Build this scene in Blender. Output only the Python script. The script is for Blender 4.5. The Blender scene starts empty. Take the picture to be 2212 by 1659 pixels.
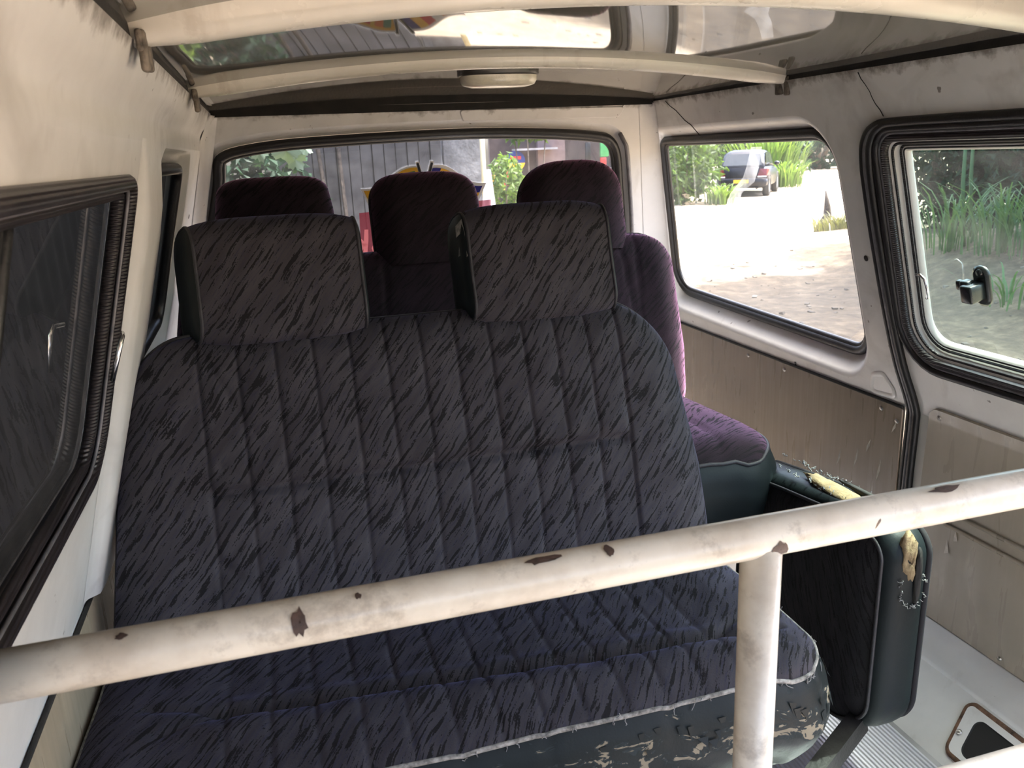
import bpy, bmesh, math, random
from math import sin, cos, pi, sqrt, exp, radians
from mathutils import Vector, Matrix, noise
from mathutils.geometry import tessellate_polygon

SC = bpy.context.scene
COL = SC.collection

# ------------------------------------------------------------------ camera, light, exposure
F_PX, YAW, PITCH, ROLL = 1800.15, radians(15.62), radians(15.633), radians(-2.525)
fw = Vector((sin(YAW) * cos(PITCH), cos(YAW) * cos(PITCH), -sin(PITCH)))
rt = Vector((cos(YAW), -sin(YAW), 0.0))
up = rt.cross(fw)
ra = rt * cos(ROLL) + up * sin(ROLL)
ua = up * cos(ROLL) - rt * sin(ROLL)
cd = bpy.data.cameras.new('camera')
cam = bpy.data.objects.new('camera', cd)
COL.objects.link(cam)
cam.matrix_world = Matrix(((ra.x, ua.x, -fw.x, 0), (ra.y, ua.y, -fw.y, 0), (ra.z, ua.z, -fw.z, 0), (0, 0, 0, 1)))
cd.sensor_fit = 'HORIZONTAL'
cd.sensor_width = 36.0
cd.lens = F_PX / 2212.0 * 36.0
cd.clip_start = 0.02
cd.dof.use_dof = True
cd.dof.focus_distance = 1.35
cd.dof.aperture_fstop = 16.0
SC.camera = cam

world = bpy.data.worlds.new('sky')
SC.world = world
world.use_nodes = True
wn = world.node_tree.nodes
sky = wn.new('ShaderNodeTexSky')
sky.sky_type = 'NISHITA'
sky.sun_disc = False
sky.sun_elevation = radians(67)
sky.sun_rotation = radians(90)
sky.dust_density = 5.0
sky.air_density = 0.7
sky.ozone_density = 0.4
world.node_tree.links.new(sky.outputs[0], wn['Background'].inputs[0])
wn['Background'].inputs[1].default_value = 0.55

sd = bpy.data.lights.new('sun', 'SUN')
sd.energy = 3.4
sd.angle = radians(0.6)
sd.color = (1.0, 0.97, 0.93)
sun = bpy.data.objects.new('sun', sd)
COL.objects.link(sun)
SUN = Vector((0.390, -0.03, 0.920)).normalized()
sun.rotation_euler = (-SUN).to_track_quat('-Z', 'Y').to_euler()
sun.location = SUN * 30

vs = SC.view_settings
vs.view_transform = 'Standard'
vs.look = 'None'
vs.exposure = 2.05
vs.gamma = 1.0
vs.use_curve_mapping = False
SC.cycles.max_bounces = 12
SC.cycles.diffuse_bounces = 6
SC.cycles.glossy_bounces = 5
SC.cycles.transparent_max_bounces = 16
SC.cycles.caustics_reflective = False
SC.cycles.caustics_refractive = False
SC.cycles.sample_clamp_indirect = 6.0
SC.cycles.use_denoising = True

# ------------------------------------------------------------------ materials
class NT:
    def __init__(s, name):
        s.m = bpy.data.materials.new(name)
        s.m.use_nodes = True
        s.t = s.m.node_tree
        s.b = s.t.nodes['Principled BSDF']
        s.out = s.t.nodes['Material Output']
        s._obj = None
    def n(s, typ, **kw):
        nd = s.t.nodes.new(typ)
        for k, v in kw.items():
            setattr(nd, k, v)
        return nd
    def l(s, a, b):
        s.t.links.new(a, b)
    def coord(s, which='Object'):
        if s._obj is None:
            s._obj = s.n('ShaderNodeTexCoord')
        return s._obj.outputs[which]
    def noise(s, scale, detail=4, rough=0.55, vec=None, dist=0.0):
        nd = s.n('ShaderNodeTexNoise')
        nd.inputs['Scale'].default_value = scale
        nd.inputs['Detail'].default_value = detail
        nd.inputs['Roughness'].default_value = rough
        nd.inputs['Distortion'].default_value = dist
        s.l(vec if vec is not None else s.coord(), nd.inputs['Vector'])
        return nd.outputs[0]
    def ramp(s, fac, stops, interp='LINEAR'):
        nd = s.n('ShaderNodeValToRGB')
        e = nd.color_ramp.elements
        nd.color_ramp.interpolation = interp
        while len(e) < len(stops):
            e.new(0.5)
        for k, (p, c) in enumerate(stops):
            e[k].position = p
            e[k].color = (c[0], c[1], c[2], 1) if hasattr(c, '__len__') else (c, c, c, 1)
        s.l(fac, nd.inputs[0])
        return nd.outputs[0]
    def mix(s, fac, a, b, mode='MIX'):
        nd = s.n('ShaderNodeMix')
        nd.data_type = 'RGBA'
        nd.blend_type = mode
        for idx, v in ((0, fac), (6, a), (7, b)):
            inp = nd.inputs[idx]
            if isinstance(v, bpy.types.NodeSocket):
                s.l(v, inp)
            elif idx == 0:
                inp.default_value = v
            else:
                inp.default_value = (v[0], v[1], v[2], 1)
        return nd.outputs[2]
    def math(s, op, a, b=0.0):
        nd = s.n('ShaderNodeMath', operation=op)
        for inp, v in ((nd.inputs[0], a), (nd.inputs[1], b)):
            if isinstance(v, bpy.types.NodeSocket):
                s.l(v, inp)
            else:
                inp.default_value = v
        return nd.outputs[0]
    def mapping(s, vec, scale=(1, 1, 1), rot=(0, 0, 0)):
        nd = s.n('ShaderNodeMapping')
        nd.inputs['Scale'].default_value = scale
        nd.inputs['Rotation'].default_value = rot
        s.l(vec, nd.inputs['Vector'])
        return nd.outputs[0]
    def bump(s, h, strength=0.3, dist=0.002):
        nd = s.n('ShaderNodeBump')
        nd.inputs['Strength'].default_value = strength
        nd.inputs['Distance'].default_value = dist
        s.l(h, nd.inputs['Height'])
        s.l(nd.outputs[0], s.b.inputs['Normal'])
    def set(s, **kw):
        for k, v in kw.items():
            inp = s.b.inputs[k.replace('_', ' ')]
            if isinstance(v, bpy.types.NodeSocket):
                s.l(v, inp)
            elif hasattr(v, '__len__'):
                inp.default_value = (v[0], v[1], v[2], 1)
            else:
                inp.default_value = v
        return s

M = {}
def plain(name, col, rough=0.5, metal=0.0, var=0.12, scale=12.0, bump=0.0, **kw):
    t = NT(name)
    f = t.noise(scale, 5)
    dark = tuple(c * (1 - var * 1.5) for c in col)
    light = tuple(min(1, c * (1 + var)) for c in col)
    t.set(Base_Color=t.ramp(f, [(0.3, dark), (0.7, light)]), Roughness=rough, Metallic=metal, **kw)
    if bump:
        t.bump(t.noise(scale * 6, 4), bump, 0.002)
    M[name] = t.m
    return t.m

def paint(name, col, dirt, spots=True, rough=0.38, gutter=False):
    t = NT(name)
    big = t.noise(5.0, 6, 0.6)
    c = t.ramp(big, [(0.32, tuple(x * 0.86 for x in col)), (0.62, col)])
    streak = t.noise(1.0, 4, 0.6, t.mapping(t.coord(), (22, 22, 4)))
    c = t.mix(t.ramp(streak, [(0.60, 0.0), (0.75, 0.35)]), c, dirt)
    if spots:
        sp = t.noise(48.0, 2, 0.5)
        c = t.mix(t.ramp(sp, [(0.735, 0.0), (0.76, 0.75)]), c, (0.10, 0.075, 0.055))
    if gutter:
        sx_ = t.n('ShaderNodeSeparateXYZ')
        t.l(t.coord(), sx_.inputs[0])
        hz = t.math('MULTIPLY', t.math('SUBTRACT', sx_.outputs[2], 0.088), 32.0)
        rag = t.noise(26.0, 5, 0.65)
        k_ = t.math('ADD', hz, t.math('MULTIPLY', t.math('SUBTRACT', rag, 0.5), 1.9))
        c = t.mix(t.ramp(k_, [(0.45, 0.0), (0.95, 0.85)]), c, (0.13, 0.105, 0.085))
        sm_ = t.noise(1.0, 4, 0.6, t.mapping(t.coord(), (5, 5, 7)), 0.6)
        c = t.mix(t.ramp(sm_, [(0.56, 0.0), (0.72, 0.45)]), c, (0.36, 0.34, 0.31))
    t.set(Base_Color=c, Roughness=t.ramp(big, [(0.3, rough + 0.12), (0.7, rough - 0.06)]), Coat_Weight=0.12, Coat_Roughness=0.2)
    t.bump(t.noise(9.0, 3), 0.12, 0.006)
    M[name] = t.m

paint('cream_paint', (0.725, 0.715, 0.69), (0.44, 0.41, 0.36), True, 0.38, True)
paint('white_paint', (0.78, 0.765, 0.73), (0.42, 0.38, 0.32))
paint('bow_paint', (0.78, 0.745, 0.67), (0.36, 0.29, 0.22), True, 0.25)

# glossy roof lining
t = NT('gloss_roof')
f = t.noise(6.0, 4)
t.set(Base_Color=t.ramp(f, [(0.3, (0.12, 0.112, 0.098)), (0.7, (0.17, 0.16, 0.14))]), Roughness=0.035, IOR=2.6)
t.b.inputs['Specular IOR Level'].default_value = 0.8
t.bump(t.noise(3.0, 2), 0.012, 0.01)
M['gloss_roof'] = t.m

# chipped rail paint
t = NT('rail_paint')
big = t.noise(14.0, 5, 0.6)
c = t.ramp(big, [(0.35, (0.60, 0.53, 0.43)), (0.6, (0.80, 0.745, 0.635))])
sm = t.noise(24.0, 6, 0.7)
c = t.mix(t.ramp(sm, [(0.54, 0.0), (0.68, 0.6)]), c, (0.34, 0.29, 0.23))
ch = t.noise(17.0, 3, 0.6, None, 0.6)
chip = t.ramp(ch, [(0.685, 0.0), (0.695, 1.0)])
c = t.mix(chip, c, (0.085, 0.05, 0.04))
t.set(Base_Color=c, Roughness=0.36, Coat_Weight=0.25, Coat_Roughness=0.18)
t.bump(t.math('SUBTRACT', t.math('MULTIPLY', big, 0.3), chip), 0.25, 0.002)
M['rail_paint'] = t.m

plain('rubber', (0.009, 0.0085, 0.009), 0.42, 0, 0.3, 40, 0.3)
t = NT('ribbed_rubber')
wv = t.n('ShaderNodeTexWave')
wv.bands_direction = 'Z'
wv.inputs['Scale'].default_value = 75.0
wv.inputs['Distortion'].default_value = 0.4
t.l(t.coord(), wv.inputs['Vector'])
t.set(Base_Color=t.ramp(t.noise(20, 4), [(0.3, (0.010, 0.008, 0.009)), (0.75, (0.038, 0.031, 0.033))]), Roughness=0.33)
t.bump(wv.outputs[1], 0.55, 0.003)
M['ribbed_rubber'] = t.m
plain('grey_rubber', (0.15, 0.145, 0.155), 0.38, 0, 0.25, 40, 0.2)
plain('shade_and_grime', (0.010, 0.008, 0.006), 0.75, 0, 0.5, 25, 0.4)  # grime in cracks and joints, and the painted shade of the roof gap
plain('chrome', (0.75, 0.75, 0.76), 0.18, 1.0, 0.1, 30)
plain('dark_steel', (0.032, 0.030, 0.029), 0.5, 0.4, 0.4, 30, 0.3)
plain('screw_steel', (0.42, 0.40, 0.37), 0.35, 0.9, 0.3, 200)
plain('old_metal', (0.15, 0.125, 0.10), 0.6, 0.1, 0.6, 70, 0.5)
plain('rust', (0.16, 0.085, 0.05), 0.8, 0.0, 0.5, 60, 0.6)
plain('chip_brown', (0.075, 0.045, 0.036), 0.6, 0, 0.35, 150)
plain('hole_dark', (0.012, 0.011, 0.010), 0.8)
plain('black_plastic', (0.016, 0.020, 0.020), 0.25, 0, 0.2, 30)
plain('lamp_lens', (0.70, 0.66, 0.55), 0.22, 0, 0.08, 60, 0.2, Coat_Weight=0.5)
plain('lamp_base', (0.045, 0.042, 0.038), 0.35)

# hardboard panels
def board(name, a, b, scr):
    t = NT(name)
    g = t.noise(1.0, 5, 0.65, t.mapping(t.coord(), (260, 90, 3.0)))
    c = t.ramp(g, [(0.3, a), (0.7, b)])
    blot = t.noise(4.0, 5, 0.6)
    c = t.mix(t.ramp(blot, [(0.42, 0.0), (0.72, 0.55)]), c, tuple(x * 0.72 for x in a))
    st = t.noise(1.0, 3, 0.6, t.mapping(t.coord(), (30, 34, 5), (0.5, 0, 0)), 0.4)
    c = t.mix(t.ramp(st, [(0.66, 0.0), (0.72, scr)]), c, (0.62, 0.56, 0.46))
    t.set(Base_Color=c, Roughness=t.ramp(st, [(0.4, 0.42), (0.7, 0.2)]))
    t.bump(g, 0.12, 0.001)
    M[name] = t.m
board('hardboard', (0.215, 0.170, 0.125), (0.275, 0.225, 0.17), 0.55)
board('door_board', (0.42, 0.37, 0.295), (0.45, 0.40, 0.325), 0.0)
board('left_board', (0.33, 0.275, 0.19), (0.42, 0.35, 0.25), 0.15)

# velour with diagonal tiger streaks
def velour(name, base, base2, tint, sheen, ang=40.0, sheen_w=0.5):
    t = NT(name)
    uv = t.coord('UV')
    r = t.mapping(uv, (1, 1, 1), (0, 0, radians(-ang)))
    wob = t.noise(9.0, 2, 0.5, uv)
    dv = t.n('ShaderNodeVectorMath', operation='MULTIPLY_ADD')
    cmb = t.n('ShaderNodeCombineXYZ')
    t.l(t.math('MULTIPLY', t.math('SUBTRACT', wob, 0.5), 0.022), cmb.inputs[1])
    t.l(cmb.outputs[0], dv.inputs[2])
    t.l(r, dv.inputs[0])
    dv.inputs[1].default_value = (1, 1, 1)
    v = dv.outputs[0]
    s1 = t.noise(1.0, 3, 0.62, t.mapping(v, (19, 175, 1)))
    s2 = t.noise(1.0, 3, 0.7, t.mapping(v, (36, 280, 1)))
    s3 = t.noise(1.0, 2, 0.5, t.mapping(v, (8, 45, 1)))
    sp = t.noise(420.0, 2, 0.6, uv)
    c = t.ramp(s3, [(0.35, base), (0.62, base2)])
    c = t.mix(t.ramp(s2, [(0.5, 0.0), (0.66, 0.6)]), c, tint)
    k = t.math('ADD', s1, t.math('MULTIPLY', t.math('SUBTRACT', sp, 0.5), 0.20))
    c = t.mix(t.ramp(k, [(0.545, 0.0), (0.565, 0.93)]), c, (0.007, 0.006, 0.007))
    t.set(Base_Color=c, Roughness=0.85, Sheen_Weight=t.ramp(k, [(0.545, sheen_w), (0.565, sheen_w * 0.12)]), Sheen_Roughness=0.35, Sheen_Tint=sheen)
    t.b.inputs['Specular IOR Level'].default_value = 0.2
    t.bump(sp, 0.35, 0.0012)
    M[name] = t.m
velour('velour_blue', (0.034, 0.0305, 0.035), (0.053, 0.049, 0.055), (0.025, 0.025, 0.043), (0.35, 0.37, 1.0), 50, 0.17)
velour('velour_cushion', (0.031, 0.028, 0.034), (0.047, 0.044, 0.052), (0.023, 0.0235, 0.046), (0.35, 0.38, 1.0), 54, 0.17)
velour('velour_purple', (0.0115, 0.0075, 0.0105), (0.018, 0.0115, 0.0165), (0.010, 0.006, 0.010), (1.0, 0.50, 0.85), 42, 0.85)
velour('velour_black', (0.015, 0.015, 0.017), (0.024, 0.023, 0.026), (0.014, 0.014, 0.018), (0.25, 0.25, 0.3), 70, 0.05)
plain('piping', (0.020, 0.019, 0.024), 0.6, 0, 0.3, 90, 0.3)
plain('frayed_piping', (0.26, 0.25, 0.235), 0.85, 0, 0.45, 120, 0.5)
plain('foam', (0.24, 0.175, 0.095), 0.9, 0, 0.35, 26, 0.9)
plain('plastic_film', (0.50, 0.455, 0.375), 0.3, 0, 0.2, 60)
plain('fluff', (0.24, 0.24, 0.245), 0.9, 0, 0.2, 90, 0.5)

def vinyl(name, col, torn):
    t = NT(name)
    gr = t.noise(230.0, 3, 0.6)
    c = t.ramp(t.noise(7.0, 4), [(0.3, tuple(x * 0.8 for x in col)), (0.7, tuple(x * 1.2 for x in col))])
    rough = 0.46
    t.b.inputs['Specular IOR Level'].default_value = 0.16
    h = t.math('MULTIPLY', gr, 0.25)
    if torn:
        uv = t.coord('UV')     # v = 0 at the piping, 1 at the hem
        sep = t.n('ShaderNodeSeparateXYZ')
        t.l(uv, sep.inputs[0])
        band = t.ramp(sep.outputs[1], [(0.10, 0.0), (0.26, 0.12), (0.44, 0.15), (0.66, 0.0)])
        side = t.ramp(t.math('DIVIDE', sep.outputs[0], 1.4), [(0.20, 0.0), (0.42, 1.0)])
        tn = t.noise(1.0, 4, 0.62, t.mapping(uv, (30, 7.5, 1)), 0.9)
        k = t.math('ADD', tn, t.math('MULTIPLY', band, side))
        mask = t.ramp(k, [(0.685, 0.0), (0.70, 1.0)])
        edge = t.ramp(k, [(0.63, 0.0), (0.67, 1.0)])
        c = t.mix(t.math('MULTIPLY', edge, 0.15), c, (0.10, 0.13, 0.14))
        c = t.mix(mask, c, (0.20, 0.175, 0.13))
        rough = t.ramp(k, [(0.6, 0.46), (0.70, 0.9)])
        h = t.math('SUBTRACT', h, t.math('MULTIPLY', mask, 0.8))
    t.set(Base_Color=c, Roughness=rough)
    t.bump(h, 0.35, 0.0025)
    M[name] = t.m
vinyl('vinyl', (0.009, 0.013, 0.0145), False)
vinyl('torn_vinyl', (0.009, 0.013, 0.0145), True)

# metal sheet floor
t = NT('aluminium')
g = t.noise(1.0, 4, 0.6, t.mapping(t.coord(), (160, 5, 5)))
t.set(Base_Color=t.ramp(g, [(0.3, (0.56, 0.56, 0.60)), (0.7, (0.74, 0.74, 0.78))]), Roughness=0.38, Metallic=0.55)
M['aluminium'] = t.m
plain('floor_sheet', (0.36, 0.35, 0.34), 0.5, 0.1, 0.3, 8, 0.2)

# window glass: clear body, fresnel mirror, thin dust film
def glass(name, tint, dust, refl=1.0):
    t = NT(name)
    t.t.nodes.remove(t.b)
    tr = t.n('ShaderNodeBsdfTransparent')
    tr.inputs[0].default_value = (*tint, 1)
    gl = t.n('ShaderNodeBsdfGlossy')
    gl.inputs['Color'].default_value = (1, 1, 1, 1)
    gl.inputs['Roughness'].default_value = 0.0
    ge = t.n('ShaderNodeNewGeometry')
    dt = t.n('ShaderNodeVectorMath', operation='DOT_PRODUCT')
    t.l(ge.outputs['Normal'], dt.inputs[0])
    t.l(ge.outputs['Incoming'], dt.inputs[1])
    om = t.math('SUBTRACT', 1.0, t.math('ABSOLUTE', dt.outputs['Value']))
    fr = t.math('ADD', t.math('MULTIPLY', t.math('POWER', om, 5.0), 0.92), 0.08)
    m1 = t.n('ShaderNodeMixShader')
    t.l(t.math('MULTIPLY', fr, refl), m1.inputs[0])
    t.l(tr.outputs[0], m1.inputs[1])
    t.l(gl.outputs[0], m1.inputs[2])
    df = t.n('ShaderNodeBsdfTranslucent')
    df.inputs[0].default_value = (0.75, 0.75, 0.70, 1)
    d2 = t.n('ShaderNodeBsdfDiffuse')
    d2.inputs[0].default_value = (0.75, 0.75, 0.70, 1)
    dm = t.n('ShaderNodeMixShader')
    dm.inputs[0].default_value = 0.6
    t.l(d2.outputs[0], dm.inputs[1])
    t.l(df.outputs[0], dm.inputs[2])
    m2 = t.n('ShaderNodeMixShader')
    sm = t.noise(3.0, 5, 0.65, t.mapping(t.coord(), (1, 1, 2.6), (0.3, 0.4, 0)), 1.2)
    t.l(t.ramp(sm, [(0.35, dust * 0.4), (0.72, dust * 1.7)]), m2.inputs[0])
    t.l(m1.outputs[0], m2.inputs[1])
    t.l(dm.outputs[0], m2.inputs[2])
    t.l(m2.outputs[0], t.out.inputs[0])
    M[name] = t.m
glass('rear_glass', (0.74, 0.76, 0.77), 0.028)
glass('side_glass', (0.86, 0.88, 0.87), 0.018)
glass('green_glass', (0.58, 0.74, 0.66), 0.015)
glass('left_glass', (0.80, 0.83, 0.82), 0.006, 1.0)

def leaf(name, a, b, trans=0.45):
    t = NT(name)
    oi = t.n('ShaderNodeNewGeometry')
    c = t.ramp(oi.outputs['Random Per Island'], [(0.0, a), (1.0, b)])
    t.set(Base_Color=c, Roughness=0.5)
    t.b.inputs['Specular IOR Level'].default_value = 0.2
    tl = t.n('ShaderNodeBsdfTranslucent')
    t.l(t.mix(1.0, c, (1.6, 1.7, 0.7), 'MULTIPLY'), tl.inputs[0])
    mx = t.n('ShaderNodeMixShader')
    mx.inputs[0].default_value = trans
    t.l(t.b.outputs[0], mx.inputs[1])
    t.l(tl.outputs[0], mx.inputs[2])
    t.l(mx.outputs[0], t.out.inputs[0])
    M[name] = t.m
leaf('leaf_mid', (0.03, 0.06, 0.016), (0.08, 0.13, 0.035), 0.35)
leaf('leaf_bright', (0.06, 0.11, 0.028), (0.14, 0.20, 0.06), 0.35)
leaf('leaf_dark', (0.008, 0.026, 0.013), (0.022, 0.056, 0.030), 0.25)
leaf('leaf_pale', (0.09, 0.13, 0.095), (0.12, 0.17, 0.125), 0.12)
leaf('grass_blade', (0.05, 0.11, 0.05), (0.11, 0.19, 0.09), 0.3)
leaf('grass_dry', (0.09, 0.095, 0.035), (0.16, 0.155, 0.07), 0.3)
plain('bark', (0.14, 0.105, 0.075), 0.85, 0, 0.4, 14, 0.8)
plain('dead_wood', (0.05, 0.038, 0.030), 0.85, 0, 0.5, 25, 0.8)

t = NT('sand')
big = t.noise(0.35, 6, 0.6)
c = t.ramp(big, [(0.36, (0.36, 0.28, 0.19)), (0.62, (0.53, 0.44, 0.32))])
fine = t.noise(7.0, 6, 0.7)
c = t.mix(t.ramp(fine, [(0.42, 0.55), (0.60, 0.0)]), c, (0.25, 0.185, 0.125))
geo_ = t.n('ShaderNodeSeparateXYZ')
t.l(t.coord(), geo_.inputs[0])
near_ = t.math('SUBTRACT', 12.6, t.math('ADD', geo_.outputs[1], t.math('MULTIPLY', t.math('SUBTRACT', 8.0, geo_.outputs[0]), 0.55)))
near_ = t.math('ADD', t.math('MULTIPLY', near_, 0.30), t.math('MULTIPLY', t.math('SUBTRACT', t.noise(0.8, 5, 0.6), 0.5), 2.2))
shaded_earth = t.ramp(t.noise(5.0, 6, 0.7), [(0.34, (0.052, 0.038, 0.023)), (0.52, (0.108, 0.080, 0.048)), (0.68, (0.20, 0.152, 0.094))])  # brown bank soil, its colour also darkened to stand in for shade
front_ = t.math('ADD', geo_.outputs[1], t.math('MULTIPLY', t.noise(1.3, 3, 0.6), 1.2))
c = t.mix(t.math('MULTIPLY', t.ramp(near_, [(0.2, 0.0), (0.55, 0.92)]), t.ramp(t.math('MULTIPLY', front_, 0.2), [(0.55, 0.0), (0.75, 1.0)])), c, shaded_earth)
t.set(Base_Color=c, Roughness=0.95)
t.bump(t.noise(14.0, 6, 0.7), 0.7, 0.05)
M['sand'] = t.m
plain('pebble', (0.17, 0.145, 0.11), 0.9, 0, 0.4, 3)
plain('shed_wood', (0.060, 0.058, 0.060), 0.8, 0, 0.4, 4, 0.4)
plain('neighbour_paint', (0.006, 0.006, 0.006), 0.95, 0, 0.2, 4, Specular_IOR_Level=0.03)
plain('shade_roof_grey', (0.05, 0.05, 0.05), 0.5)
t = NT('concrete')
f = t.noise(2.2, 7, 0.68)
t.set(Base_Color=t.ramp(f, [(0.34, (0.055, 0.056, 0.061)), (0.5, (0.12, 0.123, 0.132)), (0.68, (0.24, 0.245, 0.26))]), Roughness=0.9)
t.bump(t.noise(20, 5), 0.5, 0.02)
M['concrete'] = t.m
plain('white_cloth', (0.82, 0.84, 0.88), 0.8, 0, 0.04, 3)
plain('pole_paint', (0.72, 0.66, 0.42), 0.5, 0, 0.15, 8)
plain('shop_brown', (0.07, 0.052, 0.048), 0.8, 0, 0.3, 3, 0.3)
plain('shop_pink', (0.20, 0.145, 0.14), 0.8, 0, 0.2, 3, 0.2)
plain('shop_roof', (0.34, 0.34, 0.35), 0.5, 0.3, 0.2, 6)
plain('corrugated', (0.20, 0.23, 0.225), 0.5, 0.2, 0.2, 6)
plain('sign_blue', (0.02, 0.035, 0.16), 0.4)
plain('sign_yellow', (0.75, 0.42, 0.02), 0.4)
plain('red_goods', (0.45, 0.035, 0.03), 0.5)
plain('orange_goods', (0.72, 0.25, 0.03), 0.5)
plain('yellow_goods', (0.70, 0.55, 0.10), 0.5)
plain('green_goods', (0.06, 0.30, 0.10), 0.5)
plain('black_goods', (0.02, 0.02, 0.02), 0.4)
plain('car_paint', (0.005, 0.006, 0.012), 0.3, 0.0, 0.05, 2, 0.0, Coat_Weight=0.08, Coat_Roughness=0.08, Specular_IOR_Level=0.25)
plain('car_glass', (0.03, 0.035, 0.04), 0.12)
plain('tyre', (0.020, 0.020, 0.020), 0.8)
plain('wheel_alloy', (0.45, 0.45, 0.46), 0.3, 0.8)
plain('tail_red', (0.10, 0.008, 0.008), 0.15)
plain('tail_clear', (0.75, 0.75, 0.80), 0.15)
plain('plate_yellow', (0.72, 0.40, 0.03), 0.4)
plain('flag_white', (0.85, 0.85, 0.85), 0.4, 0, 0.02)
plain('flag_yellow', (0.85, 0.48, 0.04), 0.4, 0, 0.02)
plain('flag_green', (0.01, 0.20, 0.11), 0.4, 0, 0.02)
plain('flag_orange', (0.80, 0.20, 0.02), 0.4, 0, 0.02)
plain('flag_maroon', (0.34, 0.015, 0.02), 0.4, 0, 0.02)
plain('flag_blue', (0.02, 0.02, 0.22), 0.4, 0, 0.02)
plain('flag_red', (0.62, 0.012, 0.02), 0.4, 0, 0.02)
plain('flag_black', (0.012, 0.012, 0.014), 0.4, 0, 0.02)
plain('letter_pink', (0.80, 0.46, 0.42), 0.5, 0, 0.03)
t = NT('red_film')
t.t.nodes.remove(t.b)
a_ = t.n('ShaderNodeBsdfTransparent')
a_.inputs[0].default_value = (0.40, 0.20, 0.22, 1)
b_ = t.n('ShaderNodeBsdfTranslucent')
b_.inputs[0].default_value = (0.10, 0.016, 0.022, 1)
x_ = t.n('ShaderNodeMixShader')
x_.inputs[0].default_value = 0.45
t.l(a_.outputs[0], x_.inputs[1])
t.l(b_.outputs[0], x_.inputs[2])
t.l(x_.outputs[0], t.out.inputs[0])
M['red_film'] = t.m
t = NT('letter_film')
t.t.nodes.remove(t.b)
b_ = t.n('ShaderNodeBsdfTranslucent')
b_.inputs[0].default_value = (0.62, 0.40, 0.37, 1)
t.l(b_.outputs[0], t.out.inputs[0])
M['letter_film'] = t.m
t = NT('streak_film')
t.t.nodes.remove(t.b)
a_ = t.n('ShaderNodeBsdfTransparent')
b_ = t.n('ShaderNodeBsdfTranslucent')
b_.inputs[0].default_value = (0.7, 0.7, 0.7, 1)
x_ = t.n('ShaderNodeMixShader')
t.l(t.ramp(t.noise(14.0, 3), [(0.3, 0.03), (0.7, 0.16)]), x_.inputs[0])
t.l(a_.outputs[0], x_.inputs[1])
t.l(b_.outputs[0], x_.inputs[2])
t.l(x_.outputs[0], t.out.inputs[0])
M['streak_film'] = t.m

# ------------------------------------------------------------------ object helpers
ORG = {}
def origin(o):
    return ORG.get(o.name, Vector((0, 0, 0)))
def tag(o, label=None, cat=None, group=None, kind=None):
    if label: o['label'] = label
    if cat: o['category'] = cat
    if group: o['group'] = group
    if kind: o['kind'] = kind
    return o
def empty(name, loc, label, cat, group=None, kind=None):
    o = bpy.data.objects.new(name, None)
    o.empty_display_size = 0.05
    COL.objects.link(o)
    o.location = loc
    ORG[o.name] = Vector(loc)
    return tag(o, label, cat, group, kind)
def mesh(name, geo, mat, parent=None, smooth=True, loc=None, sharp=None, mats=None):
    """geo = (verts, faces[, uvs per vertex[, face material index]]) in world space"""
    vs_, fs_ = geo[0], geo[1]
    uv = geo[2] if len(geo) > 2 else None
    fm = geo[3] if len(geo) > 3 else None
    if parent is not None:
        o0 = origin(parent)
    elif loc is not None:
        o0 = Vector(loc)
    else:
        o0 = Vector((0, 0, 0))
    me = bpy.data.meshes.new(name)
    me.from_pydata([(v[0] - o0.x, v[1] - o0.y, v[2] - o0.z) for v in vs_], [], fs_)
    if uv:
        lay = me.uv_layers.new(name='UVMap')
        for lp in me.loops:
            lay.data[lp.index].uv = uv[lp.vertex_index]
    me.materials.append(M[mat])
    for m2 in (mats or []):
        me.materials.append(M[m2])
    if fm:
        for p, k in zip(me.polygons, fm):
            p.material_index = k
    if smooth:
        me.polygons.foreach_set('use_smooth', [True] * len(me.polygons))
        if sharp is not None:
            me.set_sharp_from_angle(angle=radians(sharp))
    me.update()
    ob = bpy.data.objects.new(name, me)
    COL.objects.link(ob)
    if parent is not None:
        ob.parent = parent
    else:
        ob.location = o0
    ORG[ob.name] = o0
    return ob
def join(*gs):
    V, Fc, U = [], [], []
    hasuv = all(len(g) > 2 and g[2] for g in gs)
    for g in gs:
        b = len(V)
        V += list(g[0])
        Fc += [tuple(i + b for i in f) for f in g[1]]
        if hasuv:
            U += list(g[2])
    return (V, Fc, U) if hasuv else (V, Fc)
def fix(geo):
    bm = bmesh.new()
    vv = [bm.verts.new(v) for v in geo[0]]
    for f in geo[1]:
        try:
            bm.faces.new([vv[i] for i in f])
        except ValueError:
            pass
    bmesh.ops.recalc_face_normals(bm, faces=bm.faces)
    bm.verts.index_update()
    r = ([v.co.copy() for v in bm.verts], [tuple(v.index for v in f.verts) for f in bm.faces])
    bm.free()
    return r
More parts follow.
